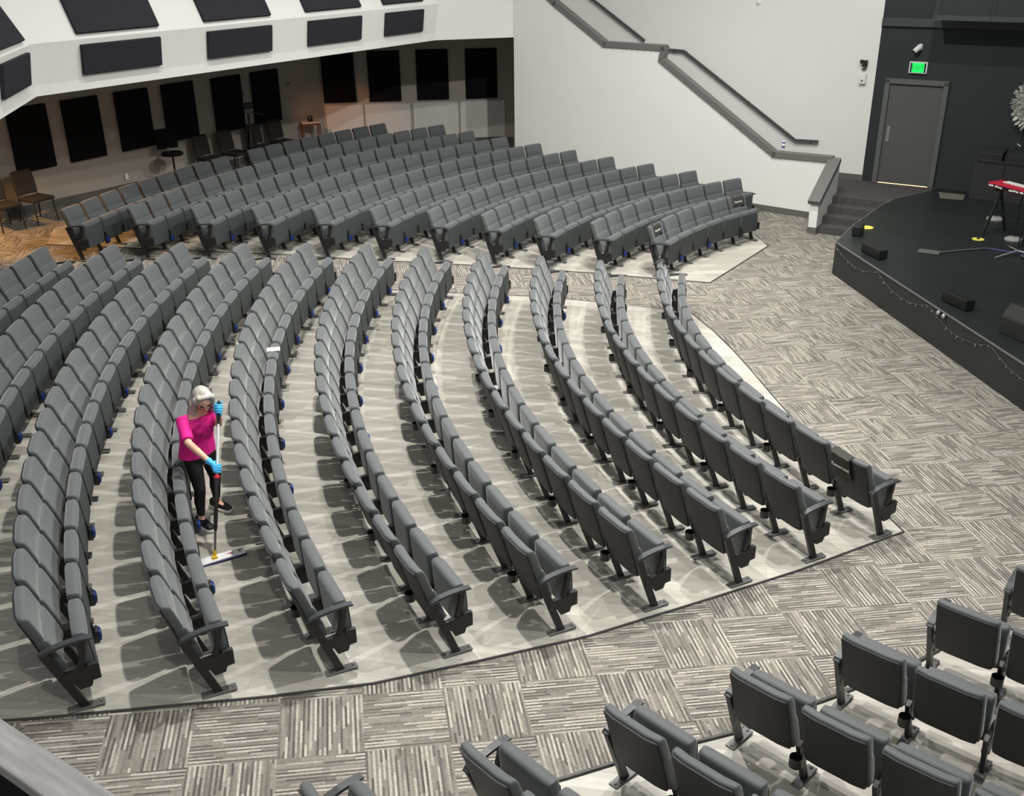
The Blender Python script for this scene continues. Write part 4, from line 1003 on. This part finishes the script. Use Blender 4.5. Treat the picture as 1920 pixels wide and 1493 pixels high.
# camera tripod
tx, ty = off(-6.50, .95); tp = empty('camera_tripod', (tx, ty, zf(tx, ty))); tag(tp, 'black video camera tripod standing behind the gap in the last row', 'tripod')
for a in (.6, 2.7, 4.8):
    bm = bmesh.new(); add_tube(bm, [(.04*math.cos(a), .04*math.sin(a), 1.0), (.22*math.cos(a), .22*math.sin(a), .01)], [.024, .014], 8); obj('leg', bm, M_blk, tp)
bm = bmesh.new(); add_tube(bm, [(0, 0, .55), (0, 0, 1.36)], .028, 10); obj('center_column', bm, M_blk, tp)
bm = bmesh.new(); add_box(bm, (.0, 0, 1.42), (.12, .10, .10), None, .02); obj('pan_head', bm, mat('pan_head_gray', (120, 120, 116), .4, .5, .4), tp)
bm = bmesh.new(); add_tube(bm, [(.02, .02, 1.40), (.2, .16, 1.32), (.3, .24, 1.30)], .012, 8); obj('pan_handle', bm, M_blk, tp)
bm = bmesh.new(); add_box(bm, (.0, 0, 1.53), (.22, .10, .12), rotz(.6), .015); obj('camera_body', bm, M_blk, tp)
# small table with a speaker
tq = Vector((-4.85, 25.5, 0)); st_ = empty('side_table', (tq.x, tq.y, zf(tq.x, tq.y)), .35); tag(st_, 'small brown table with pale top in the inside wall corner', 'table')
bm = bmesh.new(); add_box(bm, (0, 0, .69), (.46, .34, .03), None, .006); obj('table_top', bm, mat('pale_laminate', (196, 178, 160), .5, .4), st_)
for sx in (-.2, .2):
    for sy in (-.14, .14):
        bm = bmesh.new(); add_bar(bm, (sx, sy, .0), (sx, sy, .68), .03, .03); obj('leg', bm, M_brown, st_)
bm = bmesh.new(); add_box(bm, (0, 0, .65), (.42, .30, .05)); obj('apron', bm, M_brown, st_)
bm = bmesh.new(); add_lathe(bm, [(.05, 0), (.065, .02), (.065, .10), (.045, .13)], (0, 0, 0), 16); o = obj('round_speaker', bm, M_blk, None, True, (tq.x, tq.y, zf(tq.x, tq.y)+.706)); tag(o, 'small round black speaker on the brown side table', 'speaker')

# ------------------------------------------------------------------ balcony rail in the foreground
bm = bmesh.new(); ra_, rb_ = Vector((-.80, .98, 4.5)), Vector((-.60, 1.06, 4.5))
q0 = Vector((-.794, 1.218, 4.50)); q1 = Vector((-.538, 1.045, 4.50)); rd_ = (q1-q0).normalized(); rn_ = Vector((rd_.y, -rd_.x, 0)); rn_ = rn_ if rn_.y < 0 else -rn_
c0 = q0-rd_*1.2+rn_*.029; c1 = q1+rd_*1.0+rn_*.029
add_bar(bm, c0-V(0, 0, .012), c1-V(0, 0, .012), .058, .024, bev=.004)
rl_ = obj('balcony_rail', bm, M_rail); tag(rl_, 'blurred gray balcony rail cap in the lower left foreground', 'railing')
bm = bmesh.new(); add_bar(bm, c0+rn_*.016-V(0, 0, .524), c1+rn_*.016-V(0, 0, .524), .02, 1.0); obj('rail_panel', bm, M_acou_shaded, rl_)  # panel coloured near black to stand for the shadow below the rail cap

# ------------------------------------------------------------------ light
def lamp(kind, name, loc, power, size, color=(1, 1, 1), target=None, spot=None, blend=.6, shape=None):
    l = bpy.data.lights.new(name, kind); l.energy = power; l.color = color
    if kind == 'AREA':
        l.shape = 'DISK'; l.size = size
    else: l.shadow_soft_size = size
    if kind == 'SPOT': l.spot_size = math.radians(spot); l.spot_blend = blend
    o = bpy.data.objects.new(name, l); COL.objects.link(o); o.location = loc
    if target is not None: o.rotation_euler = (Vector(target)-Vector(loc)).to_track_quat('-Z', 'Y').to_euler()
    return o
WH = (1, .985, .95)
for i, (x, y, z, p, t) in enumerate([(3.2, 8.2, 8.3, 1350, (-1.5, 8.5, 0)), (2.2, 11.4, 8.3, 1350, (-1.5, 11, 0)), (2.6, 14.6, 8.3, 1150, (-.5, 14.5, 0)), (3.6, 17.6, 8.3, 1080, (1.0, 19, 0)), (-1.2, 9.2, 8.3, 1900, (0, 9.5, 0)), (-2.2, 14.4, 8.3, 1200, (0, 15, 0)), (5.0, 12.6, 8.3, 750, (4.0, 12.6, 0)), (4.2, 5.0, 8.3, 720, (2.5, 5, 0)), (-.6, 1.8, 8.3, 500, (-.6, 2.2, 0)), (-2.3, 17.2, 9.2, 620, (-4.6, 20.2, 3.9)), (-4.4, 14.2, 9.2, 430, (-6.9, 15.6, 3.8)), (6.2, 16.0, 8.3, 700, (8.6, 21, 1.4)), (3.0, 14.0, 8.3, 1500, (3.6, 23.2, 2.6))]):
    lamp('SPOT', 'house_or_added_light', (x, y, z), p, .09, WH, t, 120, .8)  # house lights, plus added spots brightening rail, balcony front, stage door and stair wall
lamp('SPOT', 'aisle_lamp', (-9.6, 16.6, 3.1), 430, .08, (1, .48, .14), (-8.1, 18.0, .5), 72, .6)
lamp('SPOT', 'corner_lamp', (-5.6, 22.6, 3.1), 170, .05, (1, .42, .2), (-3.9, 26.4, .9), 34, .7)
w = bpy.data.worlds.new('world'); SC.world = w; w.use_nodes = True
w.node_tree.nodes['Background'].inputs[0].default_value = (.95, .98, 1, 1); w.node_tree.nodes['Background'].inputs[1].default_value = .3
SC.view_settings.view_transform = 'Standard'; SC.view_settings.look = 'None'; SC.view_settings.exposure = 0; SC.view_settings.gamma = 1; SC.view_settings.use_curve_mapping = False
